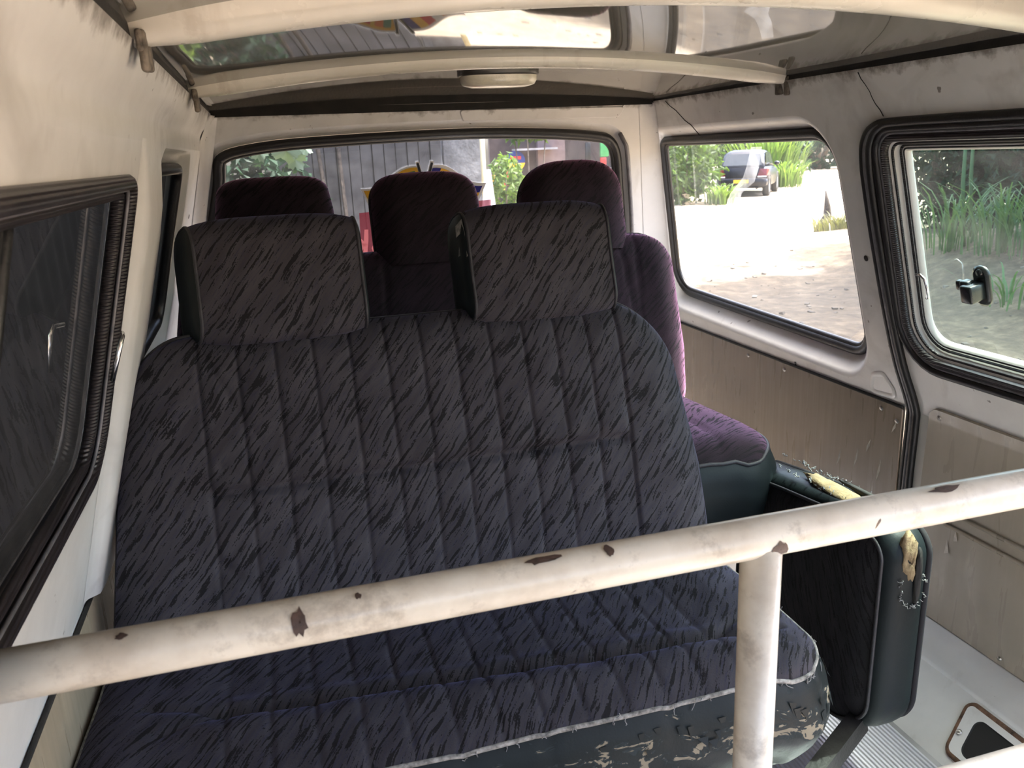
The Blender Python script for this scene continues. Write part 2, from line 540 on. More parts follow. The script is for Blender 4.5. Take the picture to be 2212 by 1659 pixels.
def tube(path, r, closed=False, seg=8, cap=True, flat=None):
    P = [Vector(p) for p in path]
    n = len(P)
    V, Fc = [], []
    prev = None
    for i in range(n):
        if closed:
            t_ = (P[(i + 1) % n] - P[i - 1])
        else:
            t_ = P[min(i + 1, n - 1)] - P[max(i - 1, 0)]
        t_ = t_.normalized() if t_.length > 1e-9 else Vector((0, 0, 1))
        if prev is None:
            a = Vector((0, 0, 1)) if abs(t_.z) < 0.9 else Vector((1, 0, 0))
            nrm = t_.cross(a).normalized()
        else:
            nrm = prev - t_ * prev.dot(t_)
            nrm = nrm.normalized() if nrm.length > 1e-6 else t_.orthogonal().normalized()
        prev = nrm
        bi = t_.cross(nrm)
        rr = r[i] if hasattr(r, '__len__') else r
        for k in range(seg):
            a = 2 * pi * k / seg
            V.append(P[i] + (nrm * cos(a) + bi * sin(a)) * rr)
    m = n if closed else n - 1
    for i in range(m):
        j = (i + 1) % n
        for k in range(seg):
            k2 = (k + 1) % seg
            Fc.append((i * seg + k, i * seg + k2, j * seg + k2, j * seg + k))
    if not closed and cap:
        Fc.append(tuple(range(seg - 1, -1, -1)))
        Fc.append(tuple((n - 1) * seg + k for k in range(seg)))
    return (V, Fc)
def box(x0, x1, y0, y1, z0, z1):
    V = [(x, y, z) for x in (x0, x1) for y in (y0, y1) for z in (z0, z1)]
    return ([Vector(v) for v in V], [(0, 1, 3, 2), (4, 6, 7, 5), (0, 4, 5, 1), (2, 3, 7, 6), (0, 2, 6, 4), (1, 5, 7, 3)])
def bbox(x0, x1, y0, y1, z0, z1, r=0.01, seg=2):
    bm = bmesh.new()
    g = box(x0, x1, y0, y1, z0, z1)
    vv = [bm.verts.new(v) for v in g[0]]
    for f in g[1]:
        bm.faces.new([vv[i] for i in f])
    bmesh.ops.recalc_face_normals(bm, faces=bm.faces)
    bmesh.ops.bevel(bm, geom=list(bm.edges), offset=r, segments=seg, affect='EDGES', profile=0.5)
    bm.verts.index_update()
    out = ([v.co.copy() for v in bm.verts], [tuple(v.index for v in f.verts) for f in bm.faces])
    bm.free()
    return out
def rpoly(corners, n=7):
    """corners: (a, b, radius) -> rounded closed 2-D loop, denser points on the straights too"""
    out = []
    N = len(corners)
    for i in range(N):
        p = Vector(corners[i][:2])
        a = Vector(corners[i - 1][:2]) - p
        b = Vector(corners[(i + 1) % N][:2]) - p
        r = corners[i][2]
        ang = a.angle(b)
        d = min(r / math.tan(ang / 2), a.length * 0.49, b.length * 0.49)
        rr = d * math.tan(ang / 2)
        c = p + (a.normalized() + b.normalized()).normalized() * (rr / sin(ang / 2))
        p0, p1 = p + a.normalized() * d, p + b.normalized() * d
        a0 = math.atan2(p0.y - c.y, p0.x - c.x)
        a1 = math.atan2(p1.y - c.y, p1.x - c.x)
        da = (a1 - a0 + pi) % (2 * pi) - pi
        for k in range(n + 1):
            t_ = a0 + da * k / n
            out.append((c.x + rr * cos(t_), c.y + rr * sin(t_)))
    res = []
    for i in range(len(out)):
        p, q = Vector(out[i]), Vector(out[(i + 1) % len(out)])
        res.append(tuple(p))
        L = (q - p).length
        k = int(L / 0.06)
        for j in range(1, k + 1):
            res.append(tuple(p.lerp(q, j / (k + 1))))
    area = sum(res[i][0] * res[(i + 1) % len(res)][1] - res[(i + 1) % len(res)][0] * res[i][1] for i in range(len(res)))
    return res if area > 0 else res[::-1]
def off(loop, d):
    n = len(loop)
    out = []
    for i in range(n):
        a, b, c = Vector(loop[i - 1]), Vector(loop[i]), Vector(loop[(i + 1) % n])
        t1, t2 = (b - a), (c - b)
        if t1.length < 1e-9: t1 = t2
        if t2.length < 1e-9: t2 = t1
        t_ = (t1.normalized() + t2.normalized())
        t_ = t_.normalized() if t_.length > 1e-6 else t1.normalized()
        nn = Vector((t_.y, -t_.x))
        k = 1.0 / max(0.6, nn.dot(Vector((t1.normalized().y, -t1.normalized().x))))
        out.append(tuple(b + nn * d * k))
    return out
def plate(outer, holes, fn, depth=0.0):
    loops = [[Vector((p[0], p[1], 0)) for p in outer]] + [[Vector((p[0], p[1], 0)) for p in h] for h in holes]
    tri = tessellate_polygon(loops)
    V = [fn(p.x, p.y, depth) for lp in loops for p in lp]
    return fix((V, [tuple(t_) for t_ in tri]))
def rim(loop, fn, prof):
    """strips round a hole: prof = [(offset outwards, depth), ...]"""
    V, Fc = [], []
    n = len(loop)
    for (o_, d_) in prof:
        V += [fn(p[0], p[1], d_) for p in off(loop, o_)]
    for k in range(len(prof) - 1):
        for i in range(n):
            j = (i + 1) % n
            Fc.append((k * n + i, k * n + j, (k + 1) * n + j, (k + 1) * n + i))
    return (V, Fc)
def ring(loop, fn, offset, depth, r, seg=8):
    return tube([fn(p[0], p[1], depth) for p in off(loop, offset)], r, True, seg)
def gridf(fn, nu, nv, uvf=None):
    V, Fc, U = [], [], []
    for j in range(nv + 1):
        for i in range(nu + 1):
            u, v = i / nu, j / nv
            V.append(fn(u, v))
            if uvf:
                U.append(uvf(u, v))
    for j in range(nv):
        for i in range(nu):
            a = j * (nu + 1) + i
            Fc.append((a, a + 1, a + nu + 2, a + nu + 1))
    return (V, Fc, U) if uvf else (V, Fc)
def lathe(path, c, axis, seg=20, e1=None):
    """path of (radius, along axis)"""
    ax = Vector(axis).normalized()
    e1 = Vector(e1).normalized() if e1 else ax.orthogonal().normalized()
    e2 = ax.cross(e1)
    V, Fc = [], []
    for (r, h) in path:
        for k in range(seg):
            a = 2 * pi * k / seg
            V.append(Vector(c) + ax * h + (e1 * cos(a) + e2 * sin(a)) * max(r, 1e-5))
    for i in range(len(path) - 1):
        for k in range(seg):
            k2 = (k + 1) % seg
            Fc.append((i * seg + k, i * seg + k2, (i + 1) * seg + k2, (i + 1) * seg + k))
    return (V, Fc)

# ------------------------------------------------------------------ the van shell
SL = 0.276
ZB, ZG, ZF = -0.568, 0.117, -1.15         # belt line, gutter, floor (camera height = 0)
nR = Vector((1, 0, SL)).normalized()
nL = Vector((-1, 0, SL)).normalized()
nT = Vector((0, 1, 0.35)).normalized()
def RW(y, z, d=0.0):
    x = 1.1103 - SL * max(z, ZB)
    if z > 0.03:
        x -= 0.35 * (z - 0.03) ** 1.3 * 0.4
    return Vector((x, y, z)) + nR * d
def LW(y, z, d=0.0):
    x = -(0.1422 - SL * max(z, ZB))
    if z > 0.045:
        x += (z - 0.045) * 0.12
    if z > -0.03:
        x -= 0.007 * exp(-((z - 0.062) / 0.018) ** 2)
    return Vector((x, y, z)) + nL * d
def TWL(x, z, d=0.0):
    return Vector((x, 2.25 + 0.35 * (0.117 - z), z)) + nT * d

STR = 'structure'
YR = 2.42
# right body side -------------------------------------------------
win4 = rpoly([(2.352, 0.004, 0.045), (2.502, -0.482, 0.075), (1.540, -0.503, 0.07), (1.534, 0.004, 0.085)])
rec4 = off(win4, 0.042)
outer = [(2.46, ZG - 0.001), (2.50, -0.02), (2.57, -0.45), (2.58, ZB), (1.408, ZB), (1.408, -0.2), (1.406, -0.06), (1.396, -0.022), (1.376, 0.002), (1.340, 0.016), (0.55, 0.016), (-0.2, 0.016), (-0.8, 0.016), (-0.8, ZG), (0.2, ZG), (1.4, ZG)]
g1 = plate(outer, [rec4], RW)
g2 = rim(win4, RW, [(0.042, 0.0), (0.037, 0.001), (0.029, 0.007), (0.010, 0.040), (0.0, 0.046), (-0.004, 0.06)])
low = gridf(lambda u, v: RW(1.408 + u * 1.06, ZB + (-1.003 - ZB) * v), 8, 6)
wall_right = mesh('wall_right', join(g1, low), 'cream_paint')
tag(wall_right, 'worn cream painted body side beside the rear bench, with the road window', 'wall', None, STR)
mesh('window_surround', g2, 'white_paint', wall_right)
# pressed dimple by the pillar
dim = rpoly([(1.50, -0.505, 0.012), (1.475, -0.555, 0.012), (1.545, -0.56, 0.012), (1.53, -0.51, 0.012)], 4)
dim = rpoly([(1.462, -0.502, 0.012), (1.425, -0.548, 0.012), (1.515, -0.556, 0.012), (1.497, -0.512, 0.012)], 4)
mesh('pressed_dimple', join(rim(dim, RW, [(0.006, -0.0012), (0.0, -0.004), (-0.006, -0.0005)]), plate(off(dim, -0.006), [], RW, -0.0005)), 'white_paint', wall_right)
for (y_, z_) in ((1.455, -0.245), (1.80, -0.556), (1.80, -0.562), (2.36, -0.20)):
    mesh('bolt_hole', lathe([(0.0065 if y_ < 1.6 else 0.003, 0.0), (0.0045 if y_ < 1.6 else 0.002, 0.0012), (0.0, 0.0005)], RW(y_, z_, -0.0012), -nR, 12), 'shade_and_grime', wall_right)
# welded seams on the upper panel
mesh('seam_crack', tube([RW(2.17 - 0.02 * k + 0.004 * sin(k * 2.1), 0.112 - 0.0135 * k, -0.0006) for k in range(8)], 0.0011, False, 5), 'shade_and_grime', wall_right)
mesh('seam_crack', tube([RW(1.385 - 0.006 * k + 0.002 * sin(k * 1.7), 0.112 - 0.0115 * k, -0.0006) for k in range(8)], 0.0009, False, 5), 'shade_and_grime', wall_right)

# right road window
w4 = empty('window_4', RW(1.9, -0.24), 'wide side window beside the rear bench, looking onto the sandy road', 'window', None, STR)
mesh('window_seal', join(ring(win4, RW, -0.006, 0.044, 0.0115, 10), ring(win4, RW, -0.017, 0.048, 0.007, 8)), 'rubber', w4)
mesh('pane', plate(off(win4, -0.012), [], RW, 0.053), 'side_glass', w4, False)

t_sm = [(1.888, -0.030), (1.84, -0.030), (1.872, -0.080), (1.905, -0.115), (1.977, -0.146), (2.037, -0.213), (2.112, -0.218), (2.034, -0.148), (1.955, -0.105), (1.928, -0.078)]
mesh('pale_streak', plate(t_sm, [], RW, 0.0505), 'streak_film', w4, False)  # pale translucent streak across the pane

# sliding door -----------------------------------------------------
winD = rpoly([(1.383, 0.012, 0.055), (1.395, -0.463, 0.10), (0.55, -0.463, 0.10), (0.55, 0.012, 0.06)])
d_out = [(1.392, 0.014), (1.40, -0.25), (1.392, ZB), (0.52, ZB), (0.52, 0.014)]
door = empty('door_1', (1.26, 0.95, -1.0), 'sliding side door with tinted window, bare beige panel and torn plastic', 'door', None, STR)
dpl = plate([(1.398, 0.015), (1.404, -0.25), (1.402, ZB), (0.52, ZB), (0.52, 0.015)], [off(winD, 0.004)], RW, 0.002)
dlow = gridf(lambda u, v: RW(0.52 + u * 0.882, ZB + (-1.003 - ZB) * v, 0.002), 8, 6)
mesh('door_skin', join(dpl, dlow), 'white_paint', door)
mesh('window_reveal', rim(winD, RW, [(0.005, 0.002), (-0.009, 0.006), (-0.020, 0.010), (-0.030, 0.012), (-0.034, 0.026), (-0.050, 0.029), (-0.054, 0.040)]), 'white_paint', door)
mesh('outer_seal', ring(winD, RW, -0.002, 0.002, 0.008, 10), 'rubber', door)
mesh('chrome_strip', ring(winD, RW, -0.011, 0.004, 0.0035, 8), 'grey_rubber', door)
mesh('inner_seal', ring(winD, RW, -0.0205, 0.006, 0.0075, 10), 'ribbed_rubber', door)
mesh('felt_strip', join(ring(winD, RW, -0.033, 0.014, 0.0028, 6), ring(winD, RW, -0.040, 0.027, 0.0028, 6), ring(winD, RW, -0.046, 0.028, 0.0016, 6)), 'ribbed_rubber', door)
mesh('pane', plate(off(winD, -0.050), [], RW, 0.038), 'green_glass', door, False)
# catch hook on the channel and latch block on the pane
hk = [RW(1.318, -0.262, 0.0), RW(1.300, -0.258, -0.006), RW(1.290, -0.265, -0.006), RW(1.289, -0.285, -0.004), RW(1.291, -0.303, -0.004), RW(1.303, -0.308, 0.004)]
mesh('catch_hook', tube(hk, 0.0028, False, 8), 'chrome', door)
lt = empty('window_latch', RW(1.19, -0.28, 0.06), None, None)
lt.parent = door
lt.location = Vector(ORG[lt.name]) - origin(door)
LB = lambda dy, dz, d: RW(1.192 + dy, -0.277 + dz, 0.034 - d)
def latch_box(y0, y1, z0, z1, d0, d1):
    b = bbox(y0, y1, z0, z1, d0, d1, 0.0035, 2)
    return fix(([LB(v[0], v[1], v[2]) for v in b[0]], b[1]))
disc = rpoly([(-0.017, -0.036, 0.015), (0.017, -0.036, 0.015), (0.017, 0.036, 0.016), (-0.017, 0.036, 0.016)])
mesh('latch_plate', join(rim(disc, lambda a, b, d: LB(a, b, d), [(0, 0.0), (0.001, 0.006), (-0.004, 0.009)]), plate(off(disc, -0.004), [], lambda a, b, d: LB(a, b, d), 0.009)), 'black_plastic', lt)
mesh('latch_knob', join(latch_box(-0.010, 0.016, -0.022, 0.010, 0.006, 0.040), latch_box(0.006, 0.026, -0.014, 0.014, 0.012, 0.030), latch_box(0.022, 0.040, -0.006, 0.012, 0.014, 0.026)), 'black_plastic', lt)
mesh('latch_screw', lathe([(0.0, 0.004), (0.006, 0.003), (0.007, 0.0)], LB(-0.002, 0.026, 0.009), -nR, 12), 'black_plastic', lt)
# door panel board
pb = rpoly([(1.335, -0.540, 0.03), (1.350, -0.998, 0.01), (0.53, -0.998, 0.01), (0.53, -0.540, 0.03)])
mesh('door_board', join(plate(pb, [], RW, -0.005), rim(pb, RW, [(0, -0.005), (0.0008, 0.001)])), 'door_board', door, True, None, 30)
for (z_) in (-0.742, -0.772):
    mesh('board_ridge', tube([RW(1.285, z_, -0.006), RW(0.9, z_, -0.006), RW(0.53, z_, -0.006)], 0.0045, False, 8), 'door_board', door)
for (y_, z_) in ((1.305, -0.556), (1.33, -0.985), (0.90, -0.556), (1.1, -0.985)):
    mesh('screw', lathe([(0.0, 0.003), (0.004, 0.0025), (0.0055, 0.0)], RW(y_, z_, -0.005), -nR, 10), 'screw_steel', door)
for k, (y_, z_, h_) in enumerate(((1.255, -0.80, 0.036), (1.236, -0.772, 0.028))):
    a = RW(y_, z_, -0.0062); b = RW(y_ + 0.004, z_ - h_, -0.0062); c = RW(y_ - 0.008, z_ - h_ * 0.8, -0.0075); d = RW(y_ - 0.003, z_ - h_ * 0.3, -0.0075)
    mesh('torn_plastic', ([a, b, c, d], [(0, 1, 2, 3)]), 'plastic_film', door, False)

# long rubber strip closing the gap behind the door
gp = [(0.62, 0.021), (1.0, 0.021), (1.30, 0.021), (1.365, 0.014), (1.396, -0.012), (1.408, -0.05), (1.412, -0.10), (1.414, -0.2), (1.412, -0.35), (1.404, -0.46), (1.388, -0.54), (1.386, -0.60), (1.39, -0.75), (1.392, -1.0)]
gap = empty('trim_4', RW(1.40, -1.0), 'black rubber strip filling the gap between sliding door and body side', 'trim', None, STR)
def smoothpath(pts, n):
    out = []
    P = [Vector(p) for p in pts]
    for i in range(len(P) - 1):
        p0, p1, p2, p3 = P[max(i - 1, 0)], P[i], P[i + 1], P[min(i + 2, len(P) - 1)]
        for k in range(n):
            t_ = k / n
            out.append(0.5 * ((2 * p1) + (p2 - p0) * t_ + (2 * p0 - 5 * p1 + 4 * p2 - p3) * t_ ** 2 + (3 * p1 - p0 - 3 * p2 + p3) * t_ ** 3))
    out.append(P[-1])
    return out
gps = smoothpath([(p[0], p[1], 0) for p in gp], 5)
mesh('gap_seal', tube([RW(p.x + 0.006, p.y, -0.002) for p in gps], 0.0085, False, 8), 'rubber', gap)
mesh('gap_seal', tube([RW(p.x - 0.012, p.y, -0.002) for p in gps], 0.0085, False, 8), 'rubber', gap)
mesh('gap_channel', tube([RW(p.x - 0.003, p.y, -0.004) for p in gps], 0.0062, False, 8), 'grey_rubber', gap)

# hardboard lining of the quarter
tr1 = rpoly([(1.412, -0.567, 0.008), (2.46, -0.567, 0.008), (2.46, -1.0, 0.008), (1.412, -1.0, 0.008)], 3)
trim1 = mesh('trim_1', join(plate(tr1, [], RW, -0.005), rim(tr1, RW, [(0, -0.005), (0.0008, 0.001)])), 'hardboard', None, True, None, 30)
tag(trim1, 'brown hardboard lining with scuffs below the road window', 'panel', None, STR)
mesh('board_edge', tube([RW(1.412, -0.565, -0.004), RW(1.9, -0.565, -0.004), RW(2.46, -0.565, -0.004)], 0.0035, False, 6), 'shade_and_grime', trim1)
for (y_, z_) in ((2.02, -0.585), (1.845, -0.585), (1.475, -0.585), (1.425, -0.60), (1.43, -0.97)):
    mesh('screw', lathe([(0.0, 0.003), (0.0042, 0.0025), (0.0062, 0.0)], RW(y_, z_, -0.005), -nR, 10), 'screw_steel', trim1)
random.seed(5)
for (y_, z_, ln, w_) in ((1.425, -0.60, 0.03, 0.006), (1.462, -0.70, 0.06, 0.006), (1.50, -0.665, 0.035, 0.008), (1.60, -0.72, 0.05, 0.004), (1.54, -0.70, 0.055, 0.004)):
    a = RW(y_, z_, -0.0062); b = RW(y_ + w_, z_ - ln * 0.5, -0.009); c = RW(y_ + 0.012, z_ - ln, -0.0062); d = RW(y_ + w_ * 0.2, z_ - ln * 0.5, -0.0062)
    mesh('torn_plastic', ([a, b, c, d], [(0, 1, 2, 3)]), 'plastic_film', trim1, False)

# sill under the door and the quarter
sx = [(1.272, -0.998), (1.238, -1.012), (1.216, -1.035), (1.209, -1.048), (1.203, -1.051), (1.198, -1.050), (1.15, -1.098), (1.104, -1.148), (1.098, -1.158)]
trim3 = mesh('trim_3', gridf(lambda u, v: Vector((sx[round(v * 8)][0], 0.45 + 2.0 * u, sx[round(v * 8)][1])), 24, 8), 'white_paint', None, True, None, 40)
tag(trim3, 'sloping white step sill with rusty access hole along the floor by the door', 'sill', None, STR)
def SILL(y, s, d=0.0):     # s: 0 at the groove .. 1 at the floor
    p = Vector((1.200, y, -1.051)).lerp(Vector((1.103, y, -1.150)), s)
    return p + Vector((-0.71, 0, 0.70)) * d
ah = rpoly([(1.185, 0.20, 0.02), (1.16, 0.80, 0.03), (1.02, 0.84, 0.03), (1.00, 0.20, 0.02)])
ahf = lambda a, b, d: SILL(a, b * 1.0, d)
hole = rpoly([(1.120, 0.46, 0.02), (1.105, 0.80, 0.03), (1.01, 0.84, 0.03), (0.98, 0.46, 0.02)])
AH = lambda a, b, d: SILL(a, b, d)
def scaled(loop, s):      # loops use metres along y and a 0..1 slope coordinate; scale the slope axis
    return [(p[0], p[1] * s) for p in loop]
S_LEN = 0.1386
def SH(y, q, d=0.0):      # q metres down the slope
    return SILL(y, q / S_LEN, d)
fl = rpoly([(1.092, 0.008, 0.016), (1.066, 0.115, 0.02), (0.90, 0.115, 0.02), (0.90, 0.008, 0.02)])
hl = rpoly([(1.056, 0.026, 0.016), (1.040, 0.100, 0.018), (0.92, 0.100, 0.02), (0.92, 0.026, 0.02)])
mesh('rusty_flange', join(rim(fl, SH, [(0.004, 0.0002), (0.0, 0.007), (-0.006, 0.0065)])), 'rust', trim3)
mesh('access_cover', plate(off(fl, -0.006), [hl], SH, 0.0065), 'white_paint', trim3)
mesh('access_hole', join(plate(hl, [], SH, 0.0042), rim(hl, SH, [(0, 0.0065), (-0.002, 0.0042)])), 'hole_dark', trim3)
mesh('bolt', lathe([(0.0, 0.004), (0.005, 0.003), (0.006, 0.0)], SH(1.064, 0.070, 0.0065), (-0.71, 0, 0.7), 10), 'screw_steel', trim3)

# floor ------------------------------------------------------------
floor = mesh('floor', join(box(-0.31, 1.105, -0.95, 2.5, ZF - 0.02, ZF)), 'floor_sheet', None, False)
tag(floor, 'bare metal van floor under the seats', 'floor', None, STR)
nrib = 44
rv, rf = [], []
for k in range(nrib * 4 + 1):
    x = 0.70 + 0.39 * k / (nrib * 4)
    z = ZF + 0.0015 + 0.0026 * max(0.0, sin(2 * pi * k / 4)) ** 0.5
    rv += [Vector((x, 0.45, z)), Vector((x, 1.45, z)), Vector((x, 2.3, z))]
for k in range(nrib * 4):
    for j in range(2):
        a = k * 3 + j
        rf.append((a, a + 3, a + 4, a + 1))
mesh('ribbed_sheet', (rv, rf), 'aluminium', floor, False)['label'] = 'ribbed aluminium sheet by the door'

# rear wall / tailgate ---------------------------------------------
def rearloop():
    top = [(-0.105, 0.012), (-0.065, 0.030), (0.049, 0.045), (0.22, 0.052), (0.42, 0.056), (0.60, 0.056), (0.80, 0.047), (0.92, 0.036), (0.965, 0.022), (0.995, -0.02), (1.016, -0.11), (1.040, -0.22), (1.062, -0.34), (1.06, -0.37), (1.03, -0.395), (0.5, -0.405), (-0.15, -0.395), (-0.195, -0.37), (-0.198, -0.33), (-0.165, -0.22), (-0.14, -0.13), (-0.118, -0.05), (-0.112, -0.01)]
    s = smoothpath([(p[0], p[1], 0) for p in top + [top[0]]], 4)[:-1]
    s = [(p.x, p.y) for p in s]
    a = sum(s[i][0] * s[(i + 1) % len(s)][1] - s[(i + 1) % len(s)][0] * s[i][1] for i in range(len(s)))
    return s if a > 0 else s[::-1]
win3 = rearloop()
HT = lambda x: 0.117 + 0.010 * (1 - ((x - 0.484) / 0.62) ** 2)
outer = [(-0.118 + 0.03 - 0.02, 0.113)]
outer = [(-0.112, 0.115)] + [(-0.11 + 1.19 * k / 12, HT(-0.11 + 1.19 * k / 12)) for k in range(1, 12)] + [(1.082, 0.115), (1.135, -0.10), (1.19, -0.30), (1.262, ZB), (1.262, -1.15), (-0.295, -1.15), (-0.295, ZB), (-0.225, -0.30), (-0.17, -0.10)]
wall_rear = mesh('wall_rear', plate(outer, [off(win3, 0.028)], TWL), 'cream_paint')
tag(wall_rear, 'cream painted tailgate frame behind the rear bench', 'wall', None, STR)
mesh('window_surround', rim(win3, TWL, [(0.028, 0.0), (0.023, 0.002), (0.015, 0.010), (0.004, 0.012), (-0.003, 0.03)]), 'cream_paint', wall_rear)
emb = rpoly([(0.52, 0.108, 0.006), (0.99, 0.104, 0.006), (0.975, 0.080, 0.006), (0.53, 0.083, 0.006)], 4)
mesh('pressed_panel', join(rim(emb, TWL, [(0.003, 0.0), (0.0, -0.0035)]), plate(emb, [], TWL, -0.0035)), 'cream_paint', wall_rear)
mesh('seam_crack', tube([TWL(0.99 - 0.004 * k, 0.117 - 0.008 * k, -0.0008) for k in range(6)], 0.001, False, 5), 'shade_and_grime', wall_rear)
# inner corner posts left and right of the tailgate (rounded)
for (xs, nm) in (((1.105, 1.04), 'corner_post'), ((-0.135, -0.10), 'corner_post')):
    sg = 1 if xs[0] > 0 else -1
    def post(u, v, sg=sg):
        z = 0.112 - 0.70 * v
        p0 = RW(2.235 + 0.35 * (0.117 - z), z, -0.001) if sg > 0 else LW(2.17 + 0.35 * (0.117 - z), z, -0.001)
        x1 = (1.045 + 0.20 * (0.05 - z)) if sg > 0 else (-0.115 - 0.26 * (0.05 - z) + 0.0)
        p2 = TWL(x1 if sg > 0 else x1 + 0.012, z, -0.001)
        p1 = Vector((p0.x, p2.y, z))
        mid = p0 * 0.3 + p2 * 0.3 + p1 * 0.4
        t_ = u
        return (1 - t_) ** 2 * p0 + 2 * t_ * (1 - t_) * (p1 * 0.75 + (p0 + p2) * 0.125) + t_ ** 2 * p2
    mesh(nm, gridf(post, 8, 12), 'cream_paint', wall_rear)
w3 = empty('window_3', TWL(0.45, -0.2), 'wide rear window with stickers, showing the yard and shop', 'window', None, STR)
mesh('window_seal', join(ring(win3, TWL, -0.008, 0.008, 0.012, 10), ring(win3, TWL, -0.020, 0.012, 0.007, 8)), 'rubber', w3)
mesh('door_seal', tube([TWL(x, z, -0.004) for (x, z) in ((0.985, 0.035), (1.01, 0.0), (1.035, -0.10), (1.056, -0.20), (1.085, -0.36))], 0.006, False, 8), 'grey_rubber', w3)
mesh('pane', plate(off(win3, -0.010), [], TWL, 0.017), 'rear_glass', w3, False)

# left body side ----------------------------------------------------
win1 = rpoly([(1.085, -0.014, 0.03), (1.098, -0.366, 0.06), (0.24, -0.352, 0.06), (0.24, -0.014, 0.05)])
win2 = rpoly([(1.905, -0.004, 0.035), (1.935, -0.335, 0.05), (1.385, -0.350, 0.05), (1.385, -0.004, 0.035)])
win0 = rpoly([(0.08, 0.0, 0.05), (0.08, -0.35, 0.06), (-0.62, -0.35, 0.06), (-0.48, 0.0, 0.05)])
outer = [(2.235, 0.115), (2.43, -0.45), (2.47, ZB), (-0.9, ZB), (-0.9, 0.045), (-0.6, 0.115), (0.2, 0.117), (1.0, 0.117), (1.6, 0.117)]
# upper band as its own grid so the soft crease above the windows shades smoothly
zt = 0.030
g1 = plate([(2.40, zt), (2.50, -0.45), (2.54, ZB), (-0.9, ZB), (-0.9, zt)], [off(win1, 0.006), off(win2, 0.03), off(win0, 0.004)], LW)
g2 = gridf(lambda u, v: LW(-0.9 + u * (3.30 - 0.03 * v), zt + (0.1165 - zt) * v), 30, 10)
g3 = gridf(lambda u, v: LW(-0.9 + u * 3.36, ZB + (ZF - ZB) * v), 10, 6)
wall_left = mesh('wall_left', join(g1, g2, g3), 'cream_paint')
tag(wall_left, 'cream painted body side along the window row, grimy at the roof edge', 'wall', None, STR)
mesh('window_surround', join(rim(win1, LW, [(0.006, 0.0), (0.0, 0.004), (-0.003, 0.02)]), rim(win2, LW, [(0.03, 0.0), (0.026, 0.003), (0.018, 0.018), (0.004, 0.022), (-0.002, 0.04)]), rim(win0, LW, [(0.004, 0), (-0.002, 0.02)])), 'cream_paint', wall_left)
# hat-section pillar between the two windows
def hat(u, v):
    z = 0.034 - 0.60 * v
    prof = [(1.135, 0.0), (1.150, 0.004), (1.168, 0.016), (1.20, 0.0185), (1.30, 0.0185), (1.330, 0.016), (1.350, 0.004), (1.362, 0.0)]
    k = u * 7
    i = min(int(k), 6)
    f_ = k - i
    y = prof[i][0] * (1 - f_) + prof[i + 1][0] * f_
    d = prof[i][1] * (1 - f_) + prof[i + 1][1] * f_
    fade = min(1.0, v * 6.0) 
    return LW(y, z, -d * fade - 0.0003)
mesh('pillar', gridf(hat, 14, 14), 'cream_paint', wall_left)
for (y_, z_) in ((1.70, -0.09), (2.1, -0.115)):
    mesh('bolt_hole', lathe([(0.006, 0.0), (0.004, 0.001), (0.0, 0.0003)], LW(y_, z_, -0.001), -nL, 10), 'shade_and_grime', wall_left)
w1 = empty('window_1', LW(0.7, -0.17), 'sliding side window nearest the driver with thick ribbed rubber', 'window', None, STR)
mesh('outer_seal', ring(win1, LW, -0.002, 0.0, 0.009, 10), 'ribbed_rubber', w1)
mesh('inner_seal', ring(win1, LW, -0.016, 0.010, 0.0075, 10), 'ribbed_rubber', w1)
mesh('seal_bead', ring(win1, LW, -0.010, 0.000, 0.0024, 6), 'grey_rubber', w1)
mesh('pane', plate(off(win1, -0.015), [], LW, 0.020), 'left_glass', w1, False)
mesh('sliding_frame', join(tube([LW(0.660, -0.008, 0.022), LW(0.662, -0.17, 0.022), LW(0.666, -0.345, 0.022)], 0.006, False, 8), tube([LW(0.625, -0.008, 0.018), LW(0.628, -0.17, 0.018), LW(0.630, -0.345, 0.018)], 0.004, False, 8)), 'rubber', w1)
mesh('catch_hook', tube([LW(1.075, -0.188, -0.012), LW(1.045, -0.186, -0.016), LW(1.035, -0.195, -0.016), LW(1.033, -0.235, -0.013)], 0.003, False, 8), 'chrome', w1)
w2 = empty('window_2', LW(1.65, -0.17), 'narrow looking side window between pillar and tailgate corner', 'window', None, STR)
mesh('window_seal', join(ring(win2, LW, -0.008, 0.020, 0.011, 10)), 'rubber', w2)
mesh('pane', plate(off(win2, -0.010), [], LW, 0.030), 'left_glass', w2, False)
w0 = empty('window_5', LW(-0.25, -0.17), 'driver door window beside the camera', 'window', None, STR)
mesh('window_seal', ring(win0, LW, -0.008, 0.012, 0.010, 8), 'rubber', w0)
mesh('pane', plate(off(win0, -0.010), [], LW, 0.018), 'side_glass', w0, False)
tr2 = rpoly([(0.30, -0.575, 0.01), (2.46, -0.575, 0.01), (2.46, -1.14, 0.01), (0.30, -1.14, 0.01)], 3)
trim2 = mesh('trim_2', join(plate(tr2, [], LW, -0.005), rim(tr2, LW, [(0, -0.005), (0.0008, 0.001)])), 'left_board', None, True, None, 30)
tag(trim2, 'tan hardboard lining low on the side away from the sliding door', 'panel', None, STR)
mesh('board_edge', tube([LW(0.30, -0.572, -0.004), LW(1.2, -0.572, -0.004), LW(2.46, -0.572, -0.004)], 0.0035, False, 6), 'shade_and_grime', trim2)

